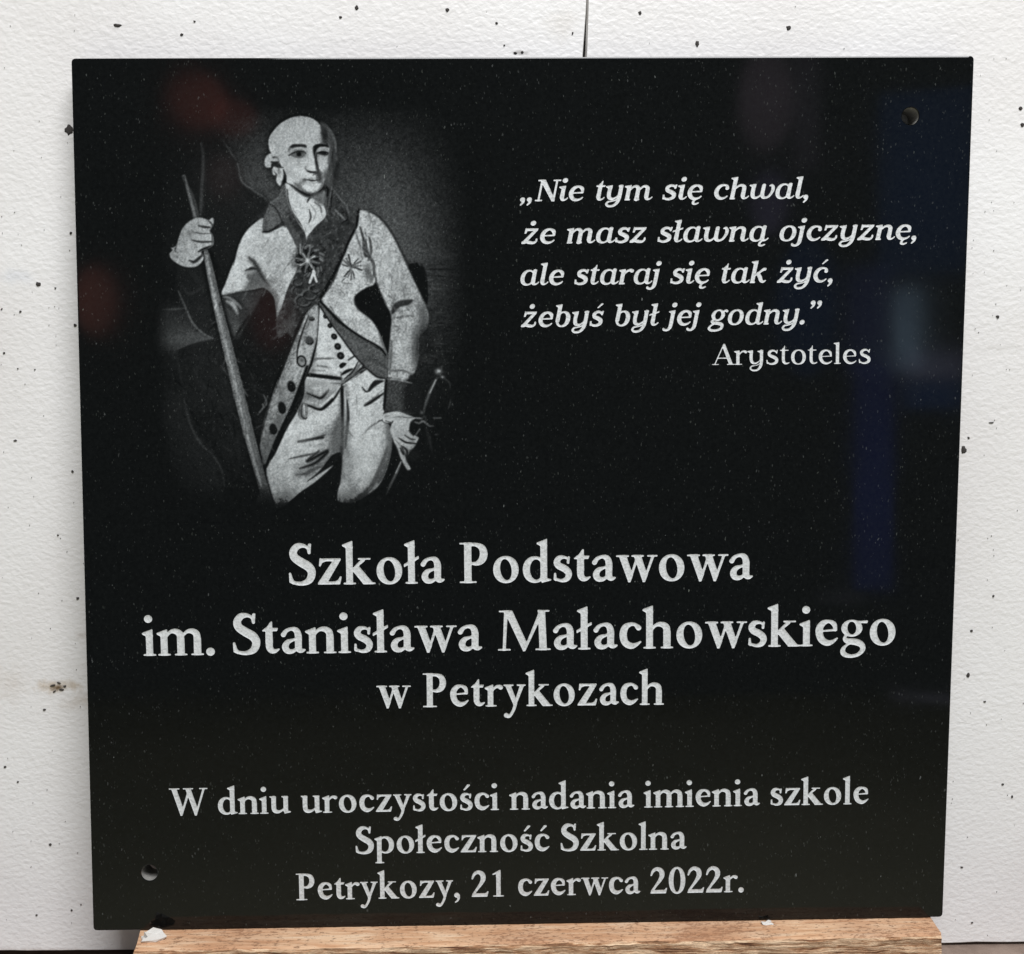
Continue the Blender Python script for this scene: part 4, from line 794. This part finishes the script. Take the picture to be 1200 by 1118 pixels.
M_DIRT, t, b = new_mat('dark_dirt')
n = nd(t, 'ShaderNodeTexNoise', i_Scale=900.0); r = ramp(t, [(0.3, (0.012, 0.010, 0.010)), (0.7, (0.08, 0.07, 0.065))]); t.links.new(n.outputs['Fac'], r.inputs[0]); t.links.new(r.outputs[0], b.inputs['Base Color']); b.inputs['Roughness'].default_value = .9

M_WOOD, t, b = new_mat('raw_sawn_pine'); L = t.links.new
tc = nd(t, 'ShaderNodeTexCoord')
mp = nd(t, 'ShaderNodeMapping', i_Scale=(1.6, 14.0, 14.0), i_Rotation=(0, 0.03, 0.02)); L(tc.outputs['Object'], mp.inputs['Vector'])
n1 = nd(t, 'ShaderNodeTexNoise', i_Scale=14.0, i_Detail=6.0, i_Roughness=0.65, i_Distortion=0.6); L(mp.outputs[0], n1.inputs['Vector'])
base = ramp(t, [(0.26, (0.36, 0.17, 0.085)), (0.42, (0.66, 0.38, 0.215)), (0.56, (0.82, 0.56, 0.36)), (0.72, (0.90, 0.73, 0.54))]); L(n1.outputs['Fac'], base.inputs[0])
mp2 = nd(t, 'ShaderNodeMapping', i_Scale=(1.0, 2.2, 2.2)); L(tc.outputs['Object'], mp2.inputs['Vector'])
n2 = nd(t, 'ShaderNodeTexNoise', i_Scale=230.0, i_Detail=3.0, i_Roughness=0.7); L(mp2.outputs[0], n2.inputs['Vector'])
n3 = nd(t, 'ShaderNodeTexNoise', i_Scale=12.0, i_Detail=2.0); L(tc.outputs['Object'], n3.inputs['Vector'])
pit = ramp(t, [(0.56, 0.0), (0.63, 1.0)]); L(math_(t, 'ADD', n2.outputs['Fac'], math_(t, 'MULTIPLY', math_(t, 'SUBTRACT', n3.outputs['Fac'], 0.5), 0.35)), pit.inputs[0])
c = mix(t, math_(t, 'MULTIPLY', pit.outputs[0], 0.75), base.outputs[0], (0.17, 0.085, 0.045))
rd = ramp(t, [(0.35, 0.1), (0.72, 0.75)]); L(n3.outputs['Fac'], rd.inputs[0])
c = mix(t, rd.outputs[0], c, (0.44, 0.21, 0.11))
L(c, b.inputs['Base Color']); b.inputs['Roughness'].default_value = .7
bp = nd(t, 'ShaderNodeBump', i_Strength=0.6, i_Distance=0.0012); L(math_(t, 'ADD', n1.outputs['Fac'], math_(t, 'MULTIPLY', pit.outputs[0], -0.5)), bp.inputs['Height']); L(bp.outputs[0], b.inputs['Normal'])

M_SAWN, t, b = new_mat('rough_sawn_face'); L = t.links.new
tc = nd(t, 'ShaderNodeTexCoord')
mp = nd(t, 'ShaderNodeMapping', i_Scale=(0.8, 1.0, 11.0), i_Rotation=(0, 0.05, 0)); L(tc.outputs['Object'], mp.inputs['Vector'])
n1 = nd(t, 'ShaderNodeTexNoise', i_Scale=46.0, i_Detail=6.0, i_Roughness=0.7, i_Distortion=0.4); L(mp.outputs[0], n1.inputs['Vector'])
base = ramp(t, [(0.36, (0.13, 0.045, 0.018)), (0.46, (0.55, 0.29, 0.15)), (0.56, (0.95, 0.68, 0.45))]); L(n1.outputs['Fac'], base.inputs[0]); L(base.outputs[0], b.inputs['Base Color'])
bp = nd(t, 'ShaderNodeBump', i_Strength=1.0, i_Distance=0.004); L(n1.outputs['Fac'], bp.inputs['Height']); L(bp.outputs[0], b.inputs['Normal']); b.inputs['Roughness'].default_value = .85

M_CHIP, t, b = new_mat('broken_white_plaster')
n = nd(t, 'ShaderNodeTexNoise', i_Scale=300.0); r = ramp(t, [(0.3, (0.45, 0.42, 0.39)), (0.6, (0.74, 0.72, 0.69))]); t.links.new(n.outputs['Fac'], r.inputs[0]); t.links.new(r.outputs[0], b.inputs['Base Color']); b.inputs['Roughness'].default_value = .8

M_LEDGE, t, b = new_mat('dusty_pink_concrete'); L = t.links.new
tc = nd(t, 'ShaderNodeTexCoord'); n = nd(t, 'ShaderNodeTexNoise', i_Scale=40.0, i_Detail=6.0, i_Roughness=0.7); L(tc.outputs['Object'], n.inputs['Vector'])
r = ramp(t, [(0.3, (0.17, 0.12, 0.095)), (0.7, (0.30, 0.225, 0.185))]); L(n.outputs['Fac'], r.inputs[0]); L(r.outputs[0], b.inputs['Base Color']); b.inputs['Roughness'].default_value = .85
bp = nd(t, 'ShaderNodeBump', i_Strength=0.5, i_Distance=0.001); L(n.outputs['Fac'], bp.inputs['Height']); L(bp.outputs[0], b.inputs['Normal'])

M_DRILL, t, b = new_mat('drilled_grey_stone')
n = nd(t, 'ShaderNodeTexNoise', i_Scale=400.0); r = ramp(t, [(0.3, (0.16, 0.155, 0.145)), (0.7, (0.36, 0.35, 0.33))]); t.links.new(n.outputs['Fac'], r.inputs[0]); t.links.new(r.outputs[0], b.inputs['Base Color']); b.inputs['Roughness'].default_value = .8
M_GROUND, t, b = new_mat('dark_trodden_ground')
n = nd(t, 'ShaderNodeTexNoise', i_Scale=6.0, i_Detail=6.0); r = ramp(t, [(0.3, (0.40, 0.385, 0.26)), (0.7, (0.64, 0.605, 0.42))]); t.links.new(n.outputs['Fac'], r.inputs[0]); t.links.new(r.outputs[0], b.inputs['Base Color']); b.inputs['Roughness'].default_value = .95
M_BACK, t, b = new_mat('dark_block_wall')
n = nd(t, 'ShaderNodeTexNoise', i_Scale=30.0, i_Detail=5.0); r = ramp(t, [(0.3, (0.05, 0.045, 0.04)), (0.7, (0.12, 0.11, 0.10))]); t.links.new(n.outputs['Fac'], r.inputs[0]); t.links.new(r.outputs[0], b.inputs['Base Color']); b.inputs['Roughness'].default_value = .95

# ---------------- helpers ----------------
def link(o, parent=None, **props):
    COL.objects.link(o)
    if parent is not None: o.parent = parent
    for k, v in props.items(): o[k] = v
    return o
def mesh_obj(name, verts, faces, mats, parent=None, smooth=False, **props):
    me = bpy.data.meshes.new(name); me.from_pydata([tuple(map(float, v)) for v in verts], [], [tuple(f) for f in faces])
    for m in mats: me.materials.append(m)
    if smooth: me.polygons.foreach_set('use_smooth', [True] * len(me.polygons))
    me.update()
    return link(bpy.data.objects.new(name, me), parent, **props)

# ---------------- back wall, ledge ----------------
EDGE = lambda x: 1113.0 - 0.0066 * x                         # lower edge of the foam boards across the photograph
pl, pr = on_wall(0, EDGE(0))[0], on_wall(1200, EDGE(1200))[0]
slope = (pr[2] - pl[2]) / (pr[0] - pl[0])
edge_z = lambda x: pl[2] + slope * (x - pl[0])
GAP = 0.0022
lz = lambda x: edge_z(x) - GAP - 0.008 * (0.36 - x)
v = [(-1.3, -.10, lz(-1.3)), (1.3, -.10, lz(1.3)), (1.3, WALL_Y + .034, lz(1.3)), (-1.3, WALL_Y + .034, lz(-1.3))]
v += [(a, b_, c - .06) for a, b_, c in v]
mesh_obj('ledge', v, [(0, 1, 2, 3), (7, 6, 5, 4), (0, 4, 5, 1), (1, 5, 6, 2), (2, 6, 7, 3), (3, 7, 4, 0)], [M_LEDGE], kind='structure')
g = -0.85
mesh_obj('ground', [(-6, -4.6, g), (6, -4.6, g), (6, 1, g), (-6, 1, g)], [(0, 1, 2, 3)], [M_GROUND], kind='structure')
v = [(x, y, z) for y in (WALL_Y + .036, WALL_Y + .12) for z in (-.35, 1.2) for x in (-1.3, 1.3)]
mesh_obj('wall', v, [(0, 1, 3, 2), (4, 6, 7, 5), (0, 2, 6, 4), (1, 5, 7, 3), (2, 3, 7, 6), (0, 4, 5, 1)], [M_BACK], kind='structure')

def foam_board(x0f, x1f, label, wavy):
    """board with a slightly uneven lower edge and uneven side edge; front face in the wall plane"""
    n = 90
    root = bpy.data.objects.new('foam_board', None); root.location = (0, 0, 0)
    bm = bmesh.new()
    xa, xb = x0f(0.0), x1f(0.0)
    xs = np.linspace(xa, xb, n)
    zt = 1.0
    jag = np.cumsum(rng.normal(0, .00022, n)); jag -= np.linspace(jag[0], jag[-1], n)
    bot = [(float(x), float(edge_z(x) + j)) for x, j in zip(xs, jag)]
    side1 = [(float(x1f(z)), float(z)) for z in np.linspace(bot[-1][1] + .02, zt, 40)]
    side0 = [(float(x0f(z)), float(z)) for z in np.linspace(zt, bot[0][1] + .02, 40)]
    loop = bot + side1 + side0
    c = np.mean(loop, 0); r = 0.0004 if x0f(0) < -1 else 0.0012
    def ring(y, ins):
        out = []
        L = len(loop)
        for i, (x, z) in enumerate(loop):
            px, pz = loop[i - 1]; nx, nz = loop[(i + 1) % L]
            tx, tz = nx - px, nz - pz; l = math.hypot(tx, tz) + 1e-9
            out.append(bm.verts.new((x - tz / l * ins, y, z + tx / l * ins)))
        return out
    f = ring(WALL_Y, r); s = ring(WALL_Y + r, 0); k = ring(WALL_Y + .03, 0)
    ff = bm.faces.new(f); bk = bm.faces.new(k[::-1]); ff.material_index = 0
    L = len(loop)
    for a, b_, mi in ((f, s, 1), (s, k, 1)):
        for i in range(L):
            q = bm.faces.new((a[i], a[(i + 1) % L], b_[(i + 1) % L], b_[i])); q.material_index = mi
    bmesh.ops.recalc_face_normals(bm, faces=bm.faces)
    bmesh.ops.triangulate(bm, faces=[ff, bk])
    me = bpy.data.meshes.new('board'); bm.to_mesh(me); bm.free()
    me.materials.append(M_WALL); me.materials.append(M_EDGE)
    link(root, None, label=label, category='foam board', group='white foam boards behind the plaque')
    link(bpy.data.objects.new('board', me), root)
    return root
j0, j1 = on_wall(688.5, 0)[0], on_wall(685.5, 66)[0]
jx = lambda z: j0[0] + (j1[0] - j0[0]) * (z - j0[2]) / (j1[2] - j0[2])
wig = lambda z, s: 0.00035 * math.sin(z * 61 + s) + 0.0002 * math.sin(z * 173 + 2 * s)
LB = foam_board(lambda z: -1.1, lambda z: jx(z) - .0010 + wig(z, 0), 'white textured foam board behind the left two thirds of the black plaque', 0)
RB = foam_board(lambda z: jx(z) - .0003 + wig(z, 2), lambda z: 1.1, 'white textured foam board right of the vertical joint above the plaque', 1)

# flakes of grit stuck on the boards
def speck(P, rx, rz, seed, ang=0.0):
    r = np.random.default_rng(seed); n = 12
    vs = [(P[0], P[1] - .0010, P[2])]
    rr = 0.75 + 0.45 * r.random(n)
    for ring_, k, y in ((0, .6, .0008), (1, 1.0, -.0006)):
        for i in range(n):
            a = 2 * math.pi * i / n; x, z = rx * k * rr[i] * math.cos(a), rz * k * rr[i] * math.sin(a)
            vs.append((P[0] + x * math.cos(ang) - z * math.sin(ang), P[1] - y, P[2] + x * math.sin(ang) + z * math.cos(ang)))
    fs = [(0, 1 + (i + 1) % n, 1 + i) for i in range(n)] + [(1 + i, 1 + (i + 1) % n, 1 + n + (i + 1) % n, 1 + n + i) for i in range(n)]
    return vs, fs
SPECKS = [(138, 29.5, 6, 2.2), (213, 40.5, 2.4, 1.8), (228, 25, 2, 1.2), (418, 9, 3, 3.4), (399, 20, 2.2, 1.6), (524, 11.5, 3, 2.8), (582, 27, 2, 1.6), (671, 39, 1.2, 2.2), (591, 53, 1.5, 1), (604, 62, 2.5, 1.4), (612, 61, 2, 1.6),
          (750, 15, 2.5, 2.8), (817, 51, 3, 4.5), (924, 32.5, 3.3, 3.2), (1196, 127, 3, 2.5), (1198, 146, 3, 3), (81, 152, 6, 8), (83, 273, 2.2, 2), (45, 333, 3.8, 3.4), (65, 337.5, 1.4, 1.3), (24, 365, 2, 1.6), (88, 381, 2.4, 2.2), (5, 413.5, 1.8, 1.6),
          (21, 432, 1, 1.2), (41, 433, 1.3, .8), (18, 516, 2.6, 1.4), (85, 552.5, 2.2, 1.8), (68, 627, 1.8, 1.1), (2, 362, 1.4, 1), (1169, 371, 3.2, 2.2), (1135, 513, 2.1, 1.5), (1129, 527, 4.5, 6), (1162, 495, 4, .7), (1164, 698.5, 1.7, 2.1), (1138.5, 739, 2.3, 1.6),
          (1134.5, 791, 3.2, 3.2), (1154, 822, 2.4, 1), (1175, 919, 2, 1.6), (1186, 933.5, 1.8, 2.2), (1127, 1016, 2.6, 1), (1139, 1081, 2, 1), (52, 831.5, 2.4, 1.4), (6, 898.5, 2, 1.6), (21, 916, 1.8, 1.2), (59, 989.5, 2.6, 1.8), (84, 1066.5, 1.6, 1.4), (43, 1072, 2, 1), (91, 701, 2.4, 2), (95, 1060, 1.2, 1),
          (62, 803, 4.5, 1.2), (72, 808, 4, 1.3), (69, 800, 3, 1), (76, 804, 2.2, 1.6), (64, 810, 2.8, 1)]
for idx, (root, cond) in enumerate(((LB, lambda x: x < 686), (RB, lambda x: x > 686))):
    V, F = [], []
    for k, (x, y, rx, ry) in enumerate(SPECKS):
        if not cond(x): continue
        P = on_wall(x, y)[0]; s = 0.00062
        vs, fs = speck(P, rx * s * .92, ry * s * .92, k, rng.normal() * .25)
        o = len(V); V += vs; F += [tuple(a + o for a in f) for f in fs]
    for k in range(60):                        # the finest grit
        x, y = (rng.uniform(0, 686) if idx == 0 else rng.uniform(700, 1200)), rng.uniform(0, 1110)
        if 84 < x < 1140 and y > 66: x = rng.uniform(0, 100) if idx == 0 else rng.uniform(1112, 1200)
        vs, fs = speck(on_wall(x, y)[0], .00034 * rng.uniform(.4, 1.1), .0003 * rng.uniform(.4, 1.1), 100 + k)
        o = len(V); V += vs; F += [tuple(a + o for a in f) for f in fs]
    mesh_obj('grit_speck', V, F, [M_DIRT], root, kind='stuff')

# ---------------- the plaque ----------------
plaque = bpy.data.objects.new('granite_plaque', None)
link(plaque, None, label='square polished black granite memorial plaque with etched portrait and grey Polish lettering', category='plaque')
TH = 0.020
corners = slab_xy(on_slab([109, 1105, 1142, 83], [1091, 1075, 65, 68]))      # lower left, lower right, upper right, upper left
HOLES = [(1067, 136), (175, 1023)]
def slab_mesh():
    bm = bmesh.new()
    to3 = lambda u, v, d: Vector((u, 0, 0)) + Vector(UPV) * v - Vector(NRM) * d
    def outline(ins):
        P = []
        rr = 0.0028
        c = corners.mean(0)
        for i in range(4):
            p = corners[i]; a = corners[i - 1] - p; b_ = corners[(i + 1) % 4] - p
            a /= np.linalg.norm(a); b_ /= np.linalg.norm(b_)
            p = p + (a + b_) * ins
            for t_ in np.linspace(0, 1, 5):
                k = (1 - t_) ** 2, t_ ** 2
                P.append(p + a * rr * k[0] + b_ * rr * k[1])
        return P
    rings = []
    loops = [[(0.0009, 0.0), (0.0, 0.0009), (0.0, TH)]]
    R1 = [[bm.verts.new(to3(p[0], p[1], d)) for p in outline(ins)] for ins, d in ((0.0011, 0.0), (0.0003, 0.0003), (0.0, 0.0011), (0.0, TH))]
    hr = []
    for (hx, hy) in HOLES:
        c = slab_xy(on_slab(hx, hy))[0]; r = 0.0057
        hr.append([[bm.verts.new(to3(c[0] + (r + dr) * math.cos(a), c[1] + (r + dr) * math.sin(a), d)) for a in np.linspace(0, 2 * math.pi, 40, endpoint=False)] for dr, d in ((0.0005, 0.0), (0.0, 0.0006), (0.0, TH))])
    def skin(A, B):
        n = len(A)
        for i in range(n): bm.faces.new((A[i], A[(i + 1) % n], B[(i + 1) % n], B[i]))
    for A, B in zip(R1[:-1], R1[1:]): skin(A, B)
    for h in hr:
        skin(h[1], h[0])
        n0 = len(bm.faces); skin(h[2], h[1])
        bm.faces.ensure_lookup_table()
        for fi in range(n0, len(bm.faces)): bm.faces[fi].material_index = 1
    for outer, inn in ((R1[0], [h[0] for h in hr]), (R1[-1], [h[-1] for h in hr])):
        ed = []
        for lp in [outer] + inn:
            for i in range(len(lp)):
                e_ = bm.edges.get((lp[i], lp[(i + 1) % len(lp)])); ed.append(e_)
        bmesh.ops.triangle_fill(bm, use_beauty=True, use_dissolve=False, edges=ed)
    bmesh.ops.recalc_face_normals(bm, faces=bm.faces)
    me = bpy.data.meshes.new('slab'); bm.to_mesh(me); bm.free(); me.materials.append(M_GRANITE); me.materials.append(M_DRILL)
    return me
link(bpy.data.objects.new('slab', slab_mesh()), plaque)

# etched portrait: a fine sheet of the same stone whose engraved tone is stored per point
tone = paint_portrait()
ys, xs = np.mgrid[0:PH, 0:PW]
P = on_slab((PX0 + xs / PS).ravel(), (PY0 + ys / PS).ravel()) + NRM * 0.00012
lin = lambda c: np.where(c / 255 <= .04045, c / 255 / 12.92, ((c / 255 + .055) / 1.055) ** 2.4)
cov = np.clip((lin(tone) - lin(np.array(18.0))) / (lin(np.array(192.0)) - lin(np.array(18.0))), 0, 1).astype(np.float32)
idx = np.arange(PH * PW).reshape(PH, PW)
F = np.stack([idx[1:, :-1], idx[1:, 1:], idx[:-1, 1:], idx[:-1, :-1]], -1).reshape(-1, 4)
me = bpy.data.meshes.new('portrait_etching')
me.vertices.add(len(P)); me.vertices.foreach_set('co', P.astype(np.float32).ravel())
me.loops.add(F.size); me.loops.foreach_set('vertex_index', F.astype(np.int32).ravel())
me.polygons.add(len(F)); me.polygons.foreach_set('loop_start', np.arange(0, F.size, 4, dtype=np.int32))
me.update(calc_edges=True)
a_ = me.attributes.new('etch', 'FLOAT', 'POINT'); a_.data.foreach_set('value', cov.ravel())
me.materials.append(M_PIC)
link(bpy.data.objects.new('portrait_etching', me), plaque, label='etched standing gentleman in a pale coat with sash, holding a staff')

# lettering
HG = 13.0
def glyph_mesh(name, prims, off):
    x0, x1, y0, y1 = -120, 960, -290, 800
    X, Y = np.meshgrid(np.arange(x0, x1, 40.0), np.arange(y0, y1, 40.0))
    d = field(X, Y, prims) + off
    m = d < 45
    xs_, ys_ = X[m], Y[m]
    gx = np.arange(xs_.min() - 26, xs_.max() + 27, HG); gy = np.arange(ys_.min() - 26, ys_.max() + 27, HG)
    X, Y = np.meshgrid(gx, gy); D = field(X, Y, prims) + off
    V, idxm, Fc = [], {}, []
    def vert(key, x, y, dd):
        if key not in idxm: idxm[key] = len(V); V.append((x, y, dd))
        return idxm[key]
    ny, nx = D.shape
    ins = D < 0
    any_ = ins[:-1, :-1] | ins[1:, :-1] | ins[:-1, 1:] | ins[1:, 1:]
    for j, i in zip(*np.nonzero(any_)):
        q = [(j, i), (j, i + 1), (j + 1, i + 1), (j + 1, i)]
        poly = []
        for k in range(4):
            a, b_ = q[k], q[(k + 1) % 4]
            da, db = D[a], D[b_]
            if da < 0: poly.append(vert(a, X[a], Y[a], da))
            if (da < 0) != (db < 0):
                t_ = da / (da - db); key = (min(a, b_), max(a, b_))
                poly.append(vert(key, X[a] + (X[b_] - X[a]) * t_, Y[a] + (Y[b_] - Y[a]) * t_, 0.0))
        if len(poly) >= 3: Fc.append(poly)
    V = np.array(V)
    return V, Fc
GC = {}
def glyph(font, ch, off, slant, fname):
    key = (fname, ch)
    if key in GC: return GC[key]
    V, Fc = glyph_mesh(ch, font[ch][0], off)
    x = V[:, 0] + slant * V[:, 1]
    # sandblasted floor lies lower than the rim of each stroke
    z = 0.30 * (1 - np.clip(-V[:, 2] / 17.0, 0, 1)) + 0.10
    me = bpy.data.meshes.new('letter'); me.from_pydata([(float(a), float(b_), float(c) * 23) for a, b_, c in zip(x, V[:, 1], z)], [], Fc)
    me.polygons.foreach_set('use_smooth', [True] * len(me.polygons)); me.materials.append(M_LET); me.update()
    GC[key] = (me, float(x.min()), float(x.max()))
    return GC[key]
LINES = [  # font, text, left, right (ink), baseline y at left and right, capital height: read off the photograph
    ('italic', '„Nie tym się chwal,', 609, 947, 236.0, 232.6, 25.0), ('italic', 'że masz sławną ojczyznę,', 611, 1073.6, 285.8, 280.6, 25.0),
    ('italic', 'ale staraj się tak żyć,', 610, 975.5, 334.3, 330.6, 25.0), ('italic', 'żebyś był jej godny.”', 610.5, 963, 383.3, 379.4, 25.0),
    ('upright', 'Arystoteles', 834.5, 1020, 428.0, 426.2, 24.5), ('roman', 'Szkoła Podstawowa', 339, 882, 685.2, 679.2, 46.9),
    ('roman', 'im. Stanisława Małachowskiego', 167.5, 1048.8, 768.2, 755.4, 46.6), ('roman', 'w Petrykozach', 441.5, 777.8, 829.0, 825.4, 39.3),
    ('roman', 'W dniu uroczystości nadania imienia szkole', 199, 1017.5, 955.0, 941.8, 31.0), ('roman', 'Społeczność Szkolna', 417, 804.5, 1000.3, 994.8, 31.0),
    ('roman', 'Petrykozy, 21 czerwca 2022r.', 347.5, 871.5, 1054.6, 1044.8, 30.8)]
FONTS = {'italic': (ITALIC, 0, 0.19), 'upright': (UPRIGHT, 9, 0.0), 'roman': (ROMAN, -1.5, 0.0)}
for fname, text, xl, xr, yl, yr, cap in LINES:
    font, off, sl = FONTS[fname]
    A, B = on_slab([xl, xr], [yl, yr]); mid = on_slab([(xl + xr) / 2] * 2, [(yl + yr) / 2, (yl + yr) / 2 - cap])
    sy = np.linalg.norm(mid[1] - mid[0]) / 656.0
    pen = 0; pens = []
    for ch in text:
        pens.append(pen); pen += font[ch][1]
    g0, g1 = glyph(font, text[0], off, sl, fname), glyph(font, text[-1], off, sl, fname)
    lo, hi = g0[1], pens[-1] + g1[2]
    Lw = np.linalg.norm(B - A); sx = Lw / (hi - lo); dr = (B - A) / Lw
    uv = np.cross(NRM, dr); uv /= np.linalg.norm(uv)
    for ch, pn in zip(text, pens):
        if ch == ' ': continue
        me = glyph(font, ch, off, sl, fname)[0]
        o = bpy.data.objects.new('letter', me)
        loc = A + dr * (pn - lo) * sx + NRM * 0.00004
        M = Matrix(((dr[0] * sx, uv[0] * sy, NRM[0] * sy, loc[0]), (dr[1] * sx, uv[1] * sy, NRM[1] * sy, loc[1]), (dr[2] * sx, uv[2] * sy, NRM[2] * sy, loc[2]), (0, 0, 0, 1)))
        link(o, plaque); o.matrix_local = M

# ---------------- wooden batten under the plaque ----------------
lc, rc = on_slab(109, 1091)[0], on_slab(1105, 1075)[0]
bs = (rc[2] - lc[2]) / (rc[0] - lc[0]); bn = np.array([-bs, 0, 1.0]); bn /= np.linalg.norm(bn); bp0 = lc - bn * 0.0006
on_b = lambda x, y: ray_to_plane(x, y, bp0, bn)
bz = lambda x: bp0[2] + bs * (x - bp0[0])
f0, f1 = on_b(157, 1114.5)[0], on_b(1104, 1096)[0]
e0, e1 = on_b(160, 1095)[0], on_b(1094, 1078)[0]
def batten():
    nx, back = 240, 0.016
    fx0, fx1 = f0[0], f1[0]
    V, Fc, mi = [], [], []
    rows = []
    prof = [('t', 0.0), ('t', .35), ('t', .7), ('t', .93), ('t', 1.0), ('f', .0012), ('f', .006), ('f', .012), ('f', .02), ('f', .03), ('f', .045)]
    n1 = vnoise(nx + 1, 12, 7, 1.2, 21); n2 = vnoise(nx + 1, 12, 2.0, 1.0, 22); n4 = vnoise(nx + 1, 12, 30, 8, 23)
    for i in range(nx + 1):
        t_ = i / nx
        xb, xf = e0[0] + (e1[0] - e0[0]) * t_, fx0 + (fx1 - fx0) * t_
        yf = f0[1] + (f1[1] - f0[1]) * t_
        yf += 0.0022 * (n4[0, i] - .5) + 0.0014 * (n1[0, i] - .5) + .0006 * (n2[0, i] - .5)
        row = []
        endj = 0.0011 * (1 if i in (0, nx) else 0)
        for k, (kind, a) in enumerate(prof):
            if kind == 't':
                y = back + (yf - back) * a; x = xb + (xf - xb) * a; z = bz(x) - (0.0007 if a == 1 else 0) + (n2[k, i] - .5) * .0002 * (a > .3)
            else:
                x = xf; y = yf - .0008 + (n1[k, i] - .5) * .0028 + (n2[k, i] - .5) * .0012; z = bz(x) - a - .0007
            if i in (0, nx): x += (n2[(k * 3) % 12, 5] - .5) * .002
            row.append(len(V)); V.append((x, y, z))
        row.append(len(V)); V.append((xf, back, bz(xf) - .045))
        rows.append(row)
    for i in range(nx):
        for k in range(len(prof)):
            Fc.append((rows[i][k], rows[i][k + 1], rows[i + 1][k + 1], rows[i + 1][k])); mi.append(0 if k < 4 else 1)
        Fc.append((rows[i][-1], rows[i][0], rows[i + 1][0], rows[i + 1][-1])); mi.append(1)
    Fc.append(tuple(rows[0])); mi.append(1); Fc.append(tuple(rows[-1][::-1])); mi.append(1)
    o = mesh_obj('wooden_batten', V, Fc, [M_WOOD, M_SAWN], None, label='pale raw sawn wooden batten carrying the black plaque along the bottom', category='batten')
    o.data.polygons.foreach_set('material_index', mi)
    bm = bmesh.new(); bm.from_mesh(o.data); bmesh.ops.recalc_face_normals(bm, faces=bm.faces); bm.to_mesh(o.data); bm.free()
batten()

def chip(px, py, w_, d_, h_, seed, label, rot):
    c = on_b(px, py)[0]; r = np.random.default_rng(seed)
    bm = bmesh.new(); bmesh.ops.create_icosphere(bm, subdivisions=2, radius=1.0)
    for v_ in bm.verts:
        k = 0.45 + 0.95 * r.random()
        v_.co = Vector((v_.co.x * w_ * k, v_.co.y * d_ * k, (max(v_.co.z, -0.25) + .25) * h_ * k))
    bmesh.ops.rotate(bm, verts=bm.verts, cent=(0, 0, 0), matrix=Matrix.Rotation(rot, 3, 'Z'))
    me = bpy.data.meshes.new('plaster_chip'); bm.to_mesh(me); bm.free(); me.materials.append(M_CHIP)
    o = bpy.data.objects.new('plaster_chip', me); o.location = Vector(c) + Vector((0, 0, .0001))
    link(o, None, label=label, category='chip', group='plaster chips on the batten')
chip(177, 1102, .0088, .0034, .0062, 5, 'larger white plaster chip on the left end of the wooden batten', .25)
chip(899, 1083, .0045, .0018, .0018, 7, 'tiny white plaster chip on the batten under the right part of the plaque', 0)
